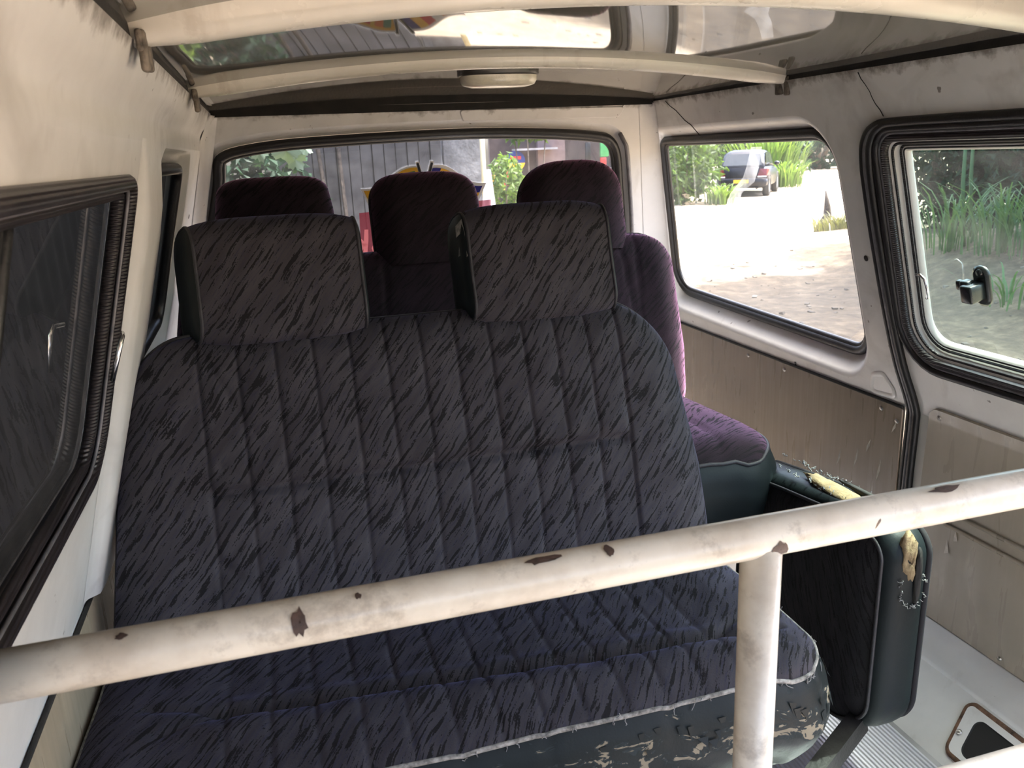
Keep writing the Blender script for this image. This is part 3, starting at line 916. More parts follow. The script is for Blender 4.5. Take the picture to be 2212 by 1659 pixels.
# cab front, behind the camera: dash, windscreen frame
cabf = empty('wall_front', (0.48, -0.9, ZF), 'dark dashboard and windscreen frame at the front of the cab', 'wall', None, STR)
mesh('dashboard', bbox(-0.30, 1.27, -0.98, -0.66, ZF, -0.48, 0.05, 4), 'black_plastic', cabf)
mesh('header', box(-0.14, 1.10, -0.80, -0.72, 0.02, 0.13), 'cream_paint', cabf, False)
for (x0, x1) in ((-0.26, -0.13), (1.10, 1.24)):
    mesh('pillar', box(x0, x1, -0.86, -0.76, -0.40, 0.06), 'cream_paint', cabf, False)

# ceiling -----------------------------------------------------------
XC, HW = 0.484, 0.604
def CZ(x, y=1.5):
    rise = 0.052 * (1 - ((x - XC) / HW) ** 2)
    if y < 1.1:
        m = 0.0135
    elif y < 1.63:
        m = -0.006 - 0.028 * (y - 1.5) + 0.05 * (y - 1.5) ** 2
    else:
        m = -0.0088 - 0.036 * (y - 1.63)
    drop = -m * (1 - 0.85 * ((x - XC) / HW) ** 2)
    return 0.126 + rise - drop
ceil = mesh('ceiling', gridf(lambda u, v: Vector((XC - HW + 0.004 + (2 * HW - 0.008) * u, -0.75 + 3.014 * v, CZ(XC - HW + 0.004 + (2 * HW - 0.008) * u, -0.75 + 3.014 * v))), 40, 60), 'gloss_roof')
tag(ceil, 'high gloss grey roof panel that mirrors the windows', 'ceiling', None, STR)
gut = empty('trim_5', (0.48, 1.5, 0.11), 'dark strips painted as the shadow gap round the edge of the roof panel', 'trim', None, STR)
mesh('gap_shade_strip', gridf(lambda u, v: Vector((-0.1035 - 0.002 * v, -0.75 + 3.0 * u, 0.113 + 0.03 * v)), 30, 1), 'shade_and_grime', gut)  # dark strips stand in for the shade inside the roof gap
mesh('gap_shade_strip', gridf(lambda u, v: Vector((1.0745 + 0.002 * v, -0.75 + 3.0 * u, 0.113 + 0.03 * v)), 30, 1), 'shade_and_grime', gut)
mesh('gap_shade_strip', gridf(lambda u, v: Vector((-0.125 + 1.22 * u, 2.242 + 0.02 * v, 0.108 + 0.075 * v)), 30, 2), 'shade_and_grime', gut)

def BZ(x):
    return 0.126 + 0.0475 * (1 - ((x - XC) / HW) ** 2)
def bow(name, y, label, x0=-0.118, x1=1.087):
    b = empty(name, (XC, y, 0.15), label, 'roof bow', 'roof bows', STR)
    prof = [(-0.027, 0.024), (-0.026, -0.007), (-0.022, -0.0165), (-0.013, -0.021), (0.0, -0.022), (0.013, -0.021), (0.022, -0.0165), (0.026, -0.007), (0.027, 0.024)]
    def fn(u, v):
        x = x0 + (x1 - x0) * u
        k = v * 8
        i = min(int(k), 7)
        py, pz = prof[i]
        if k > i:
            py, pz = prof[i + 1]
        e = min(1.0, min(u, 1 - u) / 0.06)
        return Vector((x, y + py * (0.55 + 0.45 * e), BZ(x) + pz * (0.55 + 0.45 * e) - 0.004 * (1 - e)))
    mesh('bow_rib', gridf(fn, 60, 8), 'bow_paint', b)
    for (xx, s) in ((-0.098, 1), (x1 - 0.006, -1)):
        zz = 0.117
        mesh('end_bracket', join(bbox(xx - 0.004 + 0.004 * s, xx + 0.004 + 0.004 * s, y - 0.026, y - 0.010, zz - 0.030, zz + 0.008, 0.003), bbox(xx - 0.004 + 0.004 * s, xx + 0.004 + 0.004 * s, y - 0.002, y + 0.022, zz - 0.027, zz + 0.008, 0.003), bbox(xx - 0.003 + 0.002 * s, xx + 0.003 + 0.002 * s, y - 0.028, y + 0.024, zz - 0.012, zz + 0.008, 0.002)), 'old_metal', b)
    return b
bow('trim_6', 0.93, 'cream roof bow crossing the top of the view')
bow('trim_7', 1.63, 'cream roof bow just in front of the oval roof lamp')

# dome lamp -----------------------------------------------------------
lx, ly = 0.50, 1.79
lamp = empty('dome_lamp', (lx, ly, CZ(lx, ly) - 0.034), 'oval roof lamp with yellowed lens behind the roof bow', 'lamp')
def oval(scx, scy, z):
    n = 40
    return [Vector((lx + scx * math.copysign(abs(cos(2 * pi * k / n)) ** 0.75, cos(2 * pi * k / n)), ly + scy * math.copysign(abs(sin(2 * pi * k / n)) ** 0.75, sin(2 * pi * k / n)), z)) for k in range(n)]
def stack(levels):
    V, Fc = [], []
    n = 40
    for (a, b, z) in levels:
        V += oval(a, b, z)
    for i in range(len(levels) - 1):
        for k in range(n):
            k2 = (k + 1) % n
            Fc.append((i * n + k, i * n + k2, (i + 1) * n + k2, (i + 1) * n + k))
    Fc.append(tuple(range((len(levels) - 1) * n, len(levels) * n)))
    return fix((V, Fc))
zc = CZ(lx, ly)
mesh('lamp_base', stack([(0.086, 0.052, zc + 0.001), (0.086, 0.052, zc - 0.009), (0.083, 0.049, zc - 0.012)]), 'lamp_base', lamp)
mesh('lamp_lens', stack([(0.082, 0.048, zc - 0.0115), (0.081, 0.047, zc - 0.022), (0.076, 0.042, zc - 0.030), (0.060, 0.030, zc - 0.034), (0.02, 0.01, zc - 0.035)]), 'lamp_lens', lamp)

# ------------------------------------------------------------------ seats
def softmin(*a):
    k = 0.012
    m = min(a)
    return m - k * math.log(sum(exp(-(x - m) / k) for x in a)) if len(a) > 1 else m
def pad(P, xl, xr, z0, z1, tf, tb, r, nu=60, nv=50, groove=None, bottom=False, uvo=(0, 0), dz=1.044, back=True):
    """upholstered slab: P(x, z, n) maps to space; front bulge tf, back bulge tb, edge radius r"""
    def h(x, z):
        ds = [x - xl(z), xr(z) - x, (z1 - z)]
        if not bottom:
            ds.append(z - z0)
        d = max(0.0, softmin(*ds) + 0.004)
        q = min(1.0, d / r)
        return sqrt(max(0.0, 1 - (1 - q) ** 2))
    def warp(v):
        return 1 - (1 - v) ** 1.5 if True else v
    def fr(s):
        def fn(u, v):
            z = z0 + (z1 - z0) * warp(v)
            uu = 0.5 - 0.5 * cos(pi * u) if nu < 70 else u
            x = xl(z) + (xr(z) - xl(z)) * uu
            hh = h(x, z)
            n = hh * (tf if s > 0 else -tb)
            if s > 0 and groove:
                n -= groove(x, z) * min(1.0, hh * 1.2)
            return P(x, z, n)
        def uvf(u, v):
            z = z0 + (z1 - z0) * warp(v)
            uu = 0.5 - 0.5 * cos(pi * u) if nu < 70 else u
            return (xl(z) + (xr(z) - xl(z)) * uu + uvo[0], z * dz + uvo[1])
        return gridf(fn, nu, nv, uvf)
    f_ = fr(1)
    if not back:
        return f_
    b_ = fr(-1)
    return join(f_, (b_[0], [f[::-1] for f in b_[1]], b_[2]))
def outline(P, xl, xr, z0, z1, n=40, d=0.0):
    pts = []
    for k in range(n + 1):
        v = 1 - (1 - k / n) ** 1.5
        z = z0 + (z1 - z0) * v
        pts.append(P(xl(z), z, d))
    m = 16
    for k in range(1, m):
        pts.append(P(xl(z1) + (xr(z1) - xl(z1)) * k / m, z1, d))
    for k in range(n, -1, -1):
        v = 1 - (1 - k / n) ** 1.5
        z = z0 + (z1 - z0) * v
        pts.append(P(xr(z), z, d))
    return pts
def corner(z, z1, rc):
    if z <= z1 - rc:
        return 0.0
    q = min(1.0, (z - (z1 - rc)) / rc)
    return rc * (1 - sqrt(max(0.0, 1 - q * q)))
def lin(pts):
    def f(z):
        if z <= pts[0][0]: return pts[0][1]
        for (a, b), (c, d) in zip(pts, pts[1:]):
            if z <= c:
                return b + (d - b) * (z - a) / (c - a)
        return pts[-1][1]
    return f

# ---- front bench
n1 = Vector((0, -1, 0.30)).normalized()
def B1(x, z, n):
    return Vector((x, 1.15 + 0.30 * (z + 0.68), z)) + n1 * n
bench = empty('bench_seat', (0.2, 1.05, ZF), 'wide front bench in streaked blue-grey velour with torn vinyl front edge', 'seat')
zt1 = -0.243
xl1b = lin([(-0.74, -0.285), (-0.60, -0.266), (-0.407, -0.240), (-0.282, -0.214), (-0.2, -0.205)])
xr1b = lin([(-0.74, 0.652), (-0.60, 0.652), (-0.525, 0.650), (-0.37, 0.628), (-0.2, 0.60)])
xl1 = lambda z: xl1b(z) + 0.95 * corner(z, zt1, 0.085)
xr1 = lambda z: xr1b(z) - 1.0 * corner(z, zt1, 0.12)
SEAMS = [-0.118 + 0.0532 * k for k in range(13)]
def groove1(x, z):
    g = 0.0
    zc_ = -0.4585
    if -0.13 < x < 0.535:
        inside = min(1.0, max(0.0, (x + 0.126) / 0.01)) * min(1.0, max(0.0, (0.522 - x) / 0.012))
        for s in SEAMS:
            xs = s - 0.03 * max(0, -0.46 - z)
            w = 1.0 if (s in (SEAMS[0], SEAMS[-1])) else 0.75
            g += w * 0.0048 * exp(-((x - xs) / 0.0026) ** 2)
        ph = ((x - SEAMS[0]) / 0.0532) % 1.0
        g -= inside * 0.0022 * sin(pi * ph)
        dz_ = z - zc_
        g += inside * (0.010 * exp(-((dz_ + 0.004) / 0.007) ** 2) - 0.005 * exp(-((dz_ - 0.02) / 0.018) ** 2))
        g += inside * 0.004 * (z < -0.46)
    # pulled wrinkles below the headrest corner
    for (ax, az, bx, bz, dp) in ((-0.12, -0.262, -0.055, -0.315, 0.006), (-0.11, -0.275, -0.05, -0.39, 0.0045), (-0.10, -0.43, -0.06, -0.45, 0.004), (-0.08, -0.47, -0.05, -0.50, 0.004), (-0.12, -0.55, -0.06, -0.62, 0.004)):
        vx, vz = bx - ax, bz - az
        L2 = vx * vx + vz * vz
        t_ = max(0.0, min(1.0, ((x - ax) * vx + (z - az) * vz) / L2))
        d2 = (x - ax - vx * t_) ** 2 + (z - az - vz * t_) ** 2
        g += dp * exp(-d2 / 0.006 ** 2) * (1 - 0.6 * t_)
    g += 0.005 * noise.noise(Vector((x * 5, z * 5, 1.0)))
    return g
br = mesh('backrest', pad(B1, xl1, xr1, -0.745, zt1, 0.055, 0.05, 0.085, 340, 120, groove1, True), 'velour_blue', bench)
mesh('piping', tube(outline(B1, xl1, xr1, -0.74, zt1, 50, 0.006), 0.0038, False, 8), 'piping', br)
mesh('side_vinyl', pad(B1, lambda z: xl1(z) + 0.006, lambda z: xr1(z) - 0.006, -0.745, zt1 - 0.006, 0.0, 0.075, 0.03, 40, 40, None, True), 'vinyl', bench)

def headrest(P, parent, xf, xb, z0, z1, nf, nb, r, fab, uvo, worn=False):
    """bolster: fabric wrapped round front and top, vinyl gussets at both ends"""
    m = 44
    prof = []
    loop = rpoly([(nb, z0, 0.012), (nf, z0, r * 0.7), (nf, z1, r), (nb, z1, r)], 8)
    V, Fc, U = [], [], []
    nx = 16
    L = [0.0]
    for i in range(1, len(loop) + 1):
        a, b = loop[i - 1], loop[i % len(loop)]
        L.append(L[-1] + math.hypot(a[0] - b[0], a[1] - b[1]))
    cen = ((nf + nb) / 2, (z0 + z1) / 2)
    N = len(loop)
    for j in range(nx + 1):
        t_ = j / nx
        puff = 0.010 * (1 - (2 * t_ - 1) ** 4)
        for i in range(N + 1):
            n, z = loop[i % N]
            k = (n - nb) / (nf - nb)
            x = (xb[0] + (xf[0] - xb[0]) * k) * (1 - t_) + (xb[1] + (xf[1] - xb[1]) * k) * t_
            dn, dz_ = n - cen[0], z - cen[1]
            q = math.hypot(dn, dz_)
            s = 1 + (puff - 0.006) / max(q, 0.03) * (0.5 if n < nb + 0.02 else 1)
            V.append(P(x, cen[1] + dz_ * s, cen[0] + dn * s))
            U.append((x + uvo[0], z + uvo[1] if n > cen[0] else z1 * 2 - z + uvo[1]))
    for j in range(nx):
        for i in range(N):
            a = j * (N + 1) + i
            Fc.append((a, a + 1, a + N + 2, a + N + 1))
    hr = mesh('headrest', (V, Fc, U), fab, parent)
    for e in (0, 1):
        base = [V[(0 if e == 0 else nx) * (N + 1) + i] for i in range(N)]
        c = sum(base, Vector()) / N
        rings = [base, [c + (p - c) * 0.93 + Vector((-1 if e == 0 else 1, 0, 0)) * 0.005 for p in base], [c + (p - c) * 0.6 + Vector((-1 if e == 0 else 1, 0, 0)) * 0.008 for p in base]]
        VV = [p for rg in rings for p in rg] + [c + Vector((-1 if e == 0 else 1, 0, 0)) * 0.008]
        FF = []
        for k in range(2):
            for i in range(N):
                j2 = (i + 1) % N
                FF.append((k * N + i, k * N + j2, (k + 1) * N + j2, (k + 1) * N + i))
        for i in range(N):
            FF.append((2 * N + i, 2 * N + (i + 1) % N, 3 * N))
        mesh('gusset', fix((VV, FF)), 'vinyl', hr)
        mesh('piping', tube(base, 0.0026, True, 6), 'piping' if not (worn and e == 0) else 'piping', hr)
    return hr
headrest(B1, bench, (-0.104, 0.126), (-0.138, 0.118), -0.262, -0.088, 0.062, -0.045, 0.042, 'velour_blue', (0.3, 0.2))
h2 = headrest(B1, bench, (0.292, 0.522), (0.284, 0.530), -0.268, -0.092, 0.062, -0.045, 0.042, 'velour_blue', (1.7, 0.6), True)
# worn-through corner of the second headrest
wp = [(-0.006, -0.118), (0.016, -0.112), (0.022, -0.135), (0.016, -0.152), (0.024, -0.168), (0.012, -0.172), (0.004, -0.162), (-0.008, -0.164), (-0.002, -0.150), (0.010, -0.148), (0.006, -0.132), (-0.008, -0.135)]
mesh('worn_patch', ([B1(0.2795 + 0.0085 * min(1, max(0, (n + 0.01) / 0.03)), z, n + 0.034) for n, z in wp], [tuple(range(len(wp)))]), 'frayed_piping', h2, False)

# seat cushion
CUT = -0.68
def crease(x):
    return 0.952 - 0.085 * (x + 0.1)
def cy0(x):      # front edge
    y = 0.815 + 0.03 * max(0.0, (0.1 - x)) ** 1.0
    return y
cxl = lambda y: -0.292 + 0.03 * (y - 0.85)
cxr = lambda y: 0.668 - 0.9 * corner(1.7 - y, 1.7 - 0.815, 0.085) - 0.05 * max(0.0, y - 1.05)
def ctop(x, y):
    d = softmin(x - cxl(y), cxr(y) - x, y - cy0(x) + 0.0) + 0.004
    q = min(1.0, max(0.0, d) / 0.075)
    z = CUT - 0.006 + 0.030 * sqrt(max(0.0, 1 - (1 - q) ** 2))
    yc = crease(x)
    ends = min(1.0, max(0.0, (x + 0.16) / 0.05)) * min(1.0, max(0.0, (0.585 - x) / 0.06))
    z -= ends * 0.016 * exp(-((y - yc - 0.008) / 0.014) ** 2)
    z += ends * 0.010 * exp(-((y - yc + 0.035) / 0.03) ** 2)
    if y > yc:
        z -= 0.010 * ends * min(1.0, (y - yc) / 0.05)
    for s in SEAMS:
        if -0.13 < x < 0.54:
            z -= 0.0026 * exp(-((x - s) / 0.003) ** 2) * (1 if y < 1.15 else 0.4)
    # pulled folds at the right end of the crease
    for (ax, ay, bx, by, dp) in ((0.53, 0.91, 0.62, 0.955, 0.006), (0.54, 0.90, 0.63, 0.90, 0.006), (0.55, 0.895, 0.62, 0.865, 0.004), (-0.12, 0.96, -0.22, 1.0, 0.004), (-0.12, 0.955, -0.2, 0.94, 0.003)):
        vx, vy = bx - ax, by - ay
        t_ = max(0.0, min(1.0, ((x - ax) * vx + (y - ay) * vy) / (vx * vx + vy * vy)))
        d2 = (x - ax - vx * t_) ** 2 + (y - ay - vy * t_) ** 2
        z -= dp * exp(-d2 / 0.006 ** 2)
    z += 0.004 * noise.noise(Vector((x * 7, y * 9, 3.0))) + 0.0035 * noise.noise(Vector((x * 22, y * 20, 7.0))) * exp(-((y - yc + 0.02) / 0.05) ** 2)
    return z
def cfn(u, v):
    yb = 1.175
    y = 0.815 + (yb - 0.815) * (v ** 1.15)
    x = cxl(y) + (cxr(y) - cxl(y)) * u
    yy = max(y, cy0(x)) if v < 0.02 else y + (cy0(x) - 0.815) * (1 - v)
    return Vector((x, yy, ctop(x, yy)))
def cuv(u, v):
    y = 0.815 + 0.36 * (v ** 1.15)
    return (cxl(y) + (cxr(y) - cxl(y)) * u + 3.1, y + 0.7)
cu = mesh('cushion', gridf(cfn, 230, 80, cuv), 'velour_cushion', bench)
# edge path: left side -> front -> right side
edge = []
for k in range(8, -1, -1):
    edge.append(cfn(0.0, k / 8))
for k in range(1, 60):
    edge.append(cfn(k / 60, 0.0))
for k in range(0, 41):
    edge.append(cfn(1.0, (k / 40) ** 1.6))
edge = [p + Vector((0, 0, -0.002)) for p in edge]
mesh('piping', tube(edge, 0.0032, False, 8), 'frayed_piping', cu)
# vinyl border hanging from the piping
cum = [0.0]
for a, b in zip(edge, edge[1:]):
    cum.append(cum[-1] + (b - a).length)
BV = [(0.0, 0.0), (0.07, 0.007), (0.2, 0.015), (0.4, 0.021), (0.6, 0.019), (0.8, 0.010), (1.0, -0.012)]
NB = 14
def border(parent_edge, cen, drop, mat, parent, cum_, uoff=0.0, lump=0.004, seed=0.0, hem=0.0):
    V, Fc, U = [], [], []
    n = len(parent_edge)
    for j in range(NB + 1):
        v = j / NB
        o_ = lin(BV)(v)
        for i, p in enumerate(parent_edge):
            a = parent_edge[max(i - 1, 0)]
            b = parent_edge[min(i + 1, n - 1)]
            t_ = Vector((b.x - a.x, b.y - a.y, 0)).normalized()
            nn = Vector((t_.y, -t_.x, 0))
            if nn.dot(Vector((p.x - cen[0], p.y - cen[1], 0))) < 0:
                nn = -nn
            o2 = o_ + lump * noise.noise(Vector((cum_[i] * 9, v * 4, seed))) * sin(pi * v)
            dd = drop + hem * noise.noise(Vector((cum_[i] * 14, 5.0, seed)))
            V.append(Vector((p.x, p.y, p.z - 0.002 - dd * v)) + nn * o2)
            U.append((cum_[i] + uoff, v))
    for j in range(NB):
        for i in range(n - 1):
            a = j * n + i
            Fc.append((a, a + 1, a + n + 1, a + n))
    return mesh('vinyl_border', (V, Fc, U), mat, parent)
def denser(path, n):
    out = []
    for a, b in zip(path, path[1:]):
        for k in range(n):
            out.append(a.lerp(b, k / n))
    out.append(path[-1])
    return out
edge2 = denser(edge, 2)
cum2 = [0.0]
for a, b in zip(edge2, edge2[1:]):
    cum2.append(cum2[-1] + (b - a).length)
border(edge2, (0.2, 1.0), 0.135, 'torn_vinyl', bench, cum2, 0.0, 0.005, 1.0, 0.012)
# curled flakes and loose threads of the torn edge
random.seed(11)
fv, ff = [], []
for k in range(28):
    i = random.randrange(int(len(edge2) * 0.45), len(edge2) - 20)
    p, q = edge2[i], edge2[i + 1]
    t_ = (q - p).normalized()
    nn = Vector((t_.y, -t_.x, 0)).normalized()
    if nn.y > 0.3: nn = -nn
    z = p.z - random.uniform(0.018, 0.05)
    c = Vector((p.x, p.y, z)) + nn * (lin(BV)((p.z - z) / 0.135) + 0.001)
    w, h_ = random.uniform(0.003, 0.008), random.uniform(0.008, 0.022)
    b = len(fv)
    fv += [c - t_ * w, c + t_ * w, c + t_ * w * random.uniform(-0.4, 0.6) + Vector((0, 0, -h_)) + nn * random.uniform(0.002, 0.006)]
    ff.append((b, b + 1, b + 2))
fl_ = mesh('vinyl_flakes', (fv, ff), 'vinyl', bench, False)
fl_['kind'] = 'stuff'
th = []
for k in range(46):
    i = random.randrange(int(len(edge2) * 0.25), len(edge2) - 6)
    p = edge2[i]
    pts = [p + Vector((random.uniform(-1, 1) * 0.004, -0.004, random.uniform(-0.002, 0.004)))]
    for s in range(3):
        pts.append(pts[-1] + Vector((random.uniform(-1, 1) * 0.004, random.uniform(-1, 0.5) * 0.003, random.uniform(-0.006, 0.003))))
    th.append(tube(pts, 0.0006, False, 4, False))
thr = mesh('loose_threads', join(*th), 'fluff', bench)
thr['kind'] = 'stuff'
mesh('seat_pan', bbox(-0.26, 0.63, 0.86, 1.20, -0.86, -0.80, 0.008), 'dark_steel', bench)
for (x_, y_) in ((-0.22, 0.90), (0.59, 0.90), (-0.22, 1.16), (0.59, 1.16)):
    mesh('leg', bbox(x_ - 0.016, x_ + 0.016, y_ - 0.016, y_ + 0.016, ZF, -0.84, 0.004), 'dark_steel', bench)
mesh('frame_bar', bbox(0.575, 0.605, 0.88, 1.18, -0.93, -0.905, 0.004), 'dark_steel', bench)

# ---- rear bench
n2 = Vector((0, -1, 0.30)).normalized()
def B2(x, z, n):
    return Vector((x, 1.90 + 0.30 * (z + 0.6), z)) + n2 * n
rear = empty('bench_seat', (0.4, 1.7, ZF), 'purple streaked rear bench with three headrests below the rear window', 'seat')
zt2 = -0.222
xl2 = lambda z: lin([(-0.66, -0.240), (-0.37, -0.220), (-0.26, -0.200)])(z) + 0.8 * corner(z, zt2, 0.06)
xr2b = lin([(-0.66, 0.980), (-0.618, 0.992), (-0.514, 1.002), (-0.291, 0.997), (-0.2, 0.985)])
xr2 = lambda z: xr2b(z) - 1.0 * corner(z, zt2, 0.085)
def groove2(x, z):
    g = 0.0
    for s in (0.885, 0.865 - 0.15 * (z + 0.4), 0.62, 0.50, 0.25, 0.14, -0.10):
        g += 0.0035 * exp(-((x - s - 0.05 * (z + 0.3)) / 0.004) ** 2)
    g -= 0.012 * exp(-((x - 0.95) / 0.05) ** 2)
    return g
b2 = mesh('backrest', pad(B2, xl2, xr2, -0.66, zt2, 0.05, 0.05, 0.07, 150, 60, groove2, True, (0.4, 1.1)), 'velour_purple', rear)
mesh('piping', tube(outline(B2, xl2, xr2, -0.655, zt2, 40, 0.004), 0.0036, False, 8), 'piping', b2)
for (a, b, rc, ta, tb_, zz) in ((-0.112, 0.152, 0.035, 0.16, 0.14, -0.040), (0.240, 0.502, 0.055, 0.05, 0.09, -0.045), (0.612, 0.880, 0.075, 0.20, 0.02, -0.034)):
    fx = lambda z, a=a, rc=rc, ta=ta, zz=zz: a + ta * max(0.0, z + 0.12) + corner(z, zz, rc)
    gx = lambda z, b=b, rc=rc, tb_=tb_, zz=zz: b - tb_ * max(0.0, z + 0.12) - corner(z, zz, rc)
    hr = mesh('headrest', pad(B2, fx, gx, -0.262, zz, 0.056, 0.05, 0.07, 50, 36, None, True, (a * 3, 0.5)), 'velour_purple', rear)
    mesh('piping', tube(outline(B2, fx, gx, -0.24, zz, 20, -0.02), 0.0026, False, 6), 'piping', hr)
C2 = -0.600
rxr = lambda y: 0.945 - 0.75 * corner(2.4 - y, 2.4 - 1.345, 0.13) - 0.10 * max(0.0, y - 1.5)
def c2top(x, y):
    d = softmin(x + 0.25, rxr(y) - x, y - 1.345 + 0.0) + 0.004
    q = min(1.0, max(0.0, d) / 0.09)
    z = C2 - 0.012 + 0.045 * sqrt(max(0.0, 1 - (1 - q) ** 2))
    for s in (0.80 - 0.35 * (y - 1.5) ** 2 * 4, 0.66, 0.5, 0.3, 0.1, -0.1):
        z -= 0.005 * exp(-((x - s - 0.12 * (1.6 - y)) / 0.006) ** 2)
    return z
def c2fn(u, v):
    y = 1.345 + 0.55 * (v ** 1.2)
    x = -0.25 + (rxr(y) + 0.25) * u
    return Vector((x, y, c2top(x, y)))
c2 = mesh('cushion', gridf(c2fn, 110, 50, lambda u, v: (-0.25 + 1.19 * u + 5.0, 0.55 * v + 2.0)), 'velour_purple', rear)
e2 = [c2fn(0.0, k / 6) for k in range(6, -1, -1)] + [c2fn(k / 40, 0.0) for k in range(1, 40)] + [c2fn(1.0, (k / 30) ** 1.6) for k in range(31)]
mesh('piping', tube(e2, 0.004, False, 8), 'piping', c2)
c2c = [0.0]
for a, b in zip(e2, e2[1:]):
    c2c.append(c2c[-1] + (b - a).length)
border(e2, (0.35, 1.7), 0.150, 'vinyl', rear, c2c, 0.0, 0.004, 6.0, 0.004)
mesh('seat_pan', bbox(-0.22, 0.88, 1.42, 1.88, -0.80, -0.745, 0.01), 'dark_steel', rear)
for (x_, y_) in ((-0.18, 1.45), (0.80, 1.45), (-0.18, 1.84), (0.80, 1.84)):
    mesh('leg', bbox(x_ - 0.018, x_ + 0.018, y_ - 0.018, y_ + 0.018, ZF, -0.78, 0.004), 'dark_steel', rear)

# ---- folded jump seat
js = empty('jump_seat', (0.94, 1.22, ZF), 'folded jump seat with split vinyl edge and bare foam beside the sliding door', 'seat')
jl = rpoly([(1.462, -0.655, 0.02), (1.475, -1.005, 0.05), (1.10, -1.052, 0.10), (1.006, -0.985, 0.085), (1.000, -0.63, 0.055), (1.10, -0.608, 0.10), (1.30, -0.632, 0.1)], 8)
JX = lambda y, z, d: Vector((0.898 + d, y, z))
# vinyl band: rounded slab
mesh('vinyl_border', fix(join(rim(jl, JX, [(-0.034, 0.0005), (-0.016, 0.002), (-0.004, 0.014), (0.0, 0.03), (0.0, 0.055), (-0.003, 0.072), (-0.015, 0.086), (-0.03, 0.089)]), plate(off(jl, -0.03), [], JX, 0.089))), 'vinyl', js)
fp = plate(off(jl, -0.026), [], JX, 0.0)
# fabric face with a slight crown
fin = off(jl, -0.022)
cy_, cz_ = sum(p[0] for p in fin) / len(fin), sum(p[1] for p in fin) / len(fin)
V, Fc, U = [], [], []
NR = 10
for k in range(NR + 1):
    s = 1 - k / NR * 0.98
    for p in fin:
        y, z = cy_ + (p[0] - cy_) * s, cz_ + (p[1] - cz_) * s
        V.append(Vector((0.900 - 0.020 * sqrt(max(0, 1 - s ** 4)), y, z)))
        U.append((y, z))
nf_ = len(fin)
for k in range(NR):
    for i in range(nf_):
        j = (i + 1) % nf_
        Fc.append((k * nf_ + i, k * nf_ + j, (k + 1) * nf_ + j, (k + 1) * nf_ + i))
Fc.append(tuple(NR * nf_ + i for i in range(nf_)))
face = mesh('fabric_face', (V, Fc, U), 'velour_black', js)
mesh('piping', tube([JX(p[0], p[1], 0.000) for p in off(jl, -0.020)], 0.0034, True, 8), 'piping', face)
mesh('back_piping', tube([JX(p[0], p[1], 0.084) for p in off(jl, -0.010)], 0.006, True, 8), 'velour_black', js)
# foam showing through the split along the top edge
def blob(c, sx_, sy_, sz_, amp, seed, nu=18, nv=12):
    return gridf(lambda u, v: Vector(c) + Vector((sx_ * sin(pi * v) * cos(2 * pi * u), sy_ * cos(pi * v), sz_ * sin(pi * v) * sin(2 * pi * u))) * (1 + amp * noise.noise(Vector((cos(2 * pi * u) * 2, sin(2 * pi * u) * 2, v * 6 + seed)))), nu, nv)
mesh('bare_foam', blob((0.936, 1.175, -0.621), 0.020, 0.105, 0.011, 0.35, 3.0), 'foam', js)
mesh('bare_foam', blob((0.938, 1.012, -0.672), 0.018, 0.014, 0.050, 0.45, 8.0), 'foam', js)
mesh('split', blob((0.958, 1.12, -0.610), 0.006, 0.09, 0.006, 0.3, 5.0), 'hole_dark', js)
mesh('split', blob((0.953, 1.000, -0.700), 0.006, 0.006, 0.05, 0.3, 9.0), 'hole_dark', js)
random.seed(4)
fz = []
for k in range(150):
    if k < 95:
        y = random.uniform(1.06, 1.34)
        c = Vector((random.choice((0.915, 0.918, 0.962, 0.970)) + random.uniform(-0.004, 0.004), y, -0.618 - 0.06 * max(0, y - 1.2) + random.uniform(-0.002, 0.002)))
    elif k < 120:
        y = random.uniform(1.08, 1.44)
        c = Vector((0.978, y, -0.622 - 0.06 * max(0, y - 1.2)))
    else:
        a = random.uniform(-0.6, pi + 0.6)
        c = Vector((0.945 + 0.024 * cos(a), 0.998, -0.715 - 0.035 * sin(a)))
    pts = [c]
    for s in range(3):
        pts.append(pts[-1] + Vector((random.uniform(-1, 1), random.uniform(-1, 1), random.uniform(-0.2, 1) if k < 120 else random.uniform(-1, 0.6))) * 0.0032)
    fz.append(tube(pts, random.uniform(0.0005, 0.0013), False, 4, False))
fr_ = mesh('frayed_edge', join(*fz), 'fluff', js)
fr_['kind'] = 'stuff'
tab = rpoly([(0.805, 1.405, 0.012), (0.805, 1.462, 0.012), (0.905, 1.452, 0.004), (0.905, 1.415, 0.004)], 5)
tabf = lambda a, b, d: Vector((a, b, -0.640 - d))
tb_hole = rpoly([(0.835, 1.425, 0.004), (0.835, 1.438, 0.004), (0.85, 1.438, 0.004), (0.85, 1.425, 0.004)], 4)
mesh('latch_tab', fix(join(plate(tab, [tb_hole], tabf, 0), plate(tab, [tb_hole], tabf, 0.004), rim(tab, tabf, [(0, 0), (0, 0.004)]), rim(tb_hole, tabf, [(0, 0), (0, 0.004)]))), 'screw_steel', js, False)
def bar(a, b, w, h_):
    a, b = Vector(a), Vector(b)
    d = (b - a).normalized()
    s = d.cross(Vector((0, 0, 1))).normalized()
    u_ = s.cross(d)
    V = [p + s * i * w + u_ * j * h_ for p in (a, b) for (i, j) in ((-1, -1), (1, -1), (1, 1), (-1, 1))]
    return fix((V, [(0, 1, 2, 3), (4, 7, 6, 5), (0, 4, 5, 1), (1, 5, 6, 2), (2, 6, 7, 3), (3, 7, 4, 0)]))
mesh('frame_bar', bar((0.915, 1.06, -1.005), (0.70, 0.96, -1.06), 0.014, 0.020), 'dark_steel', js, False)
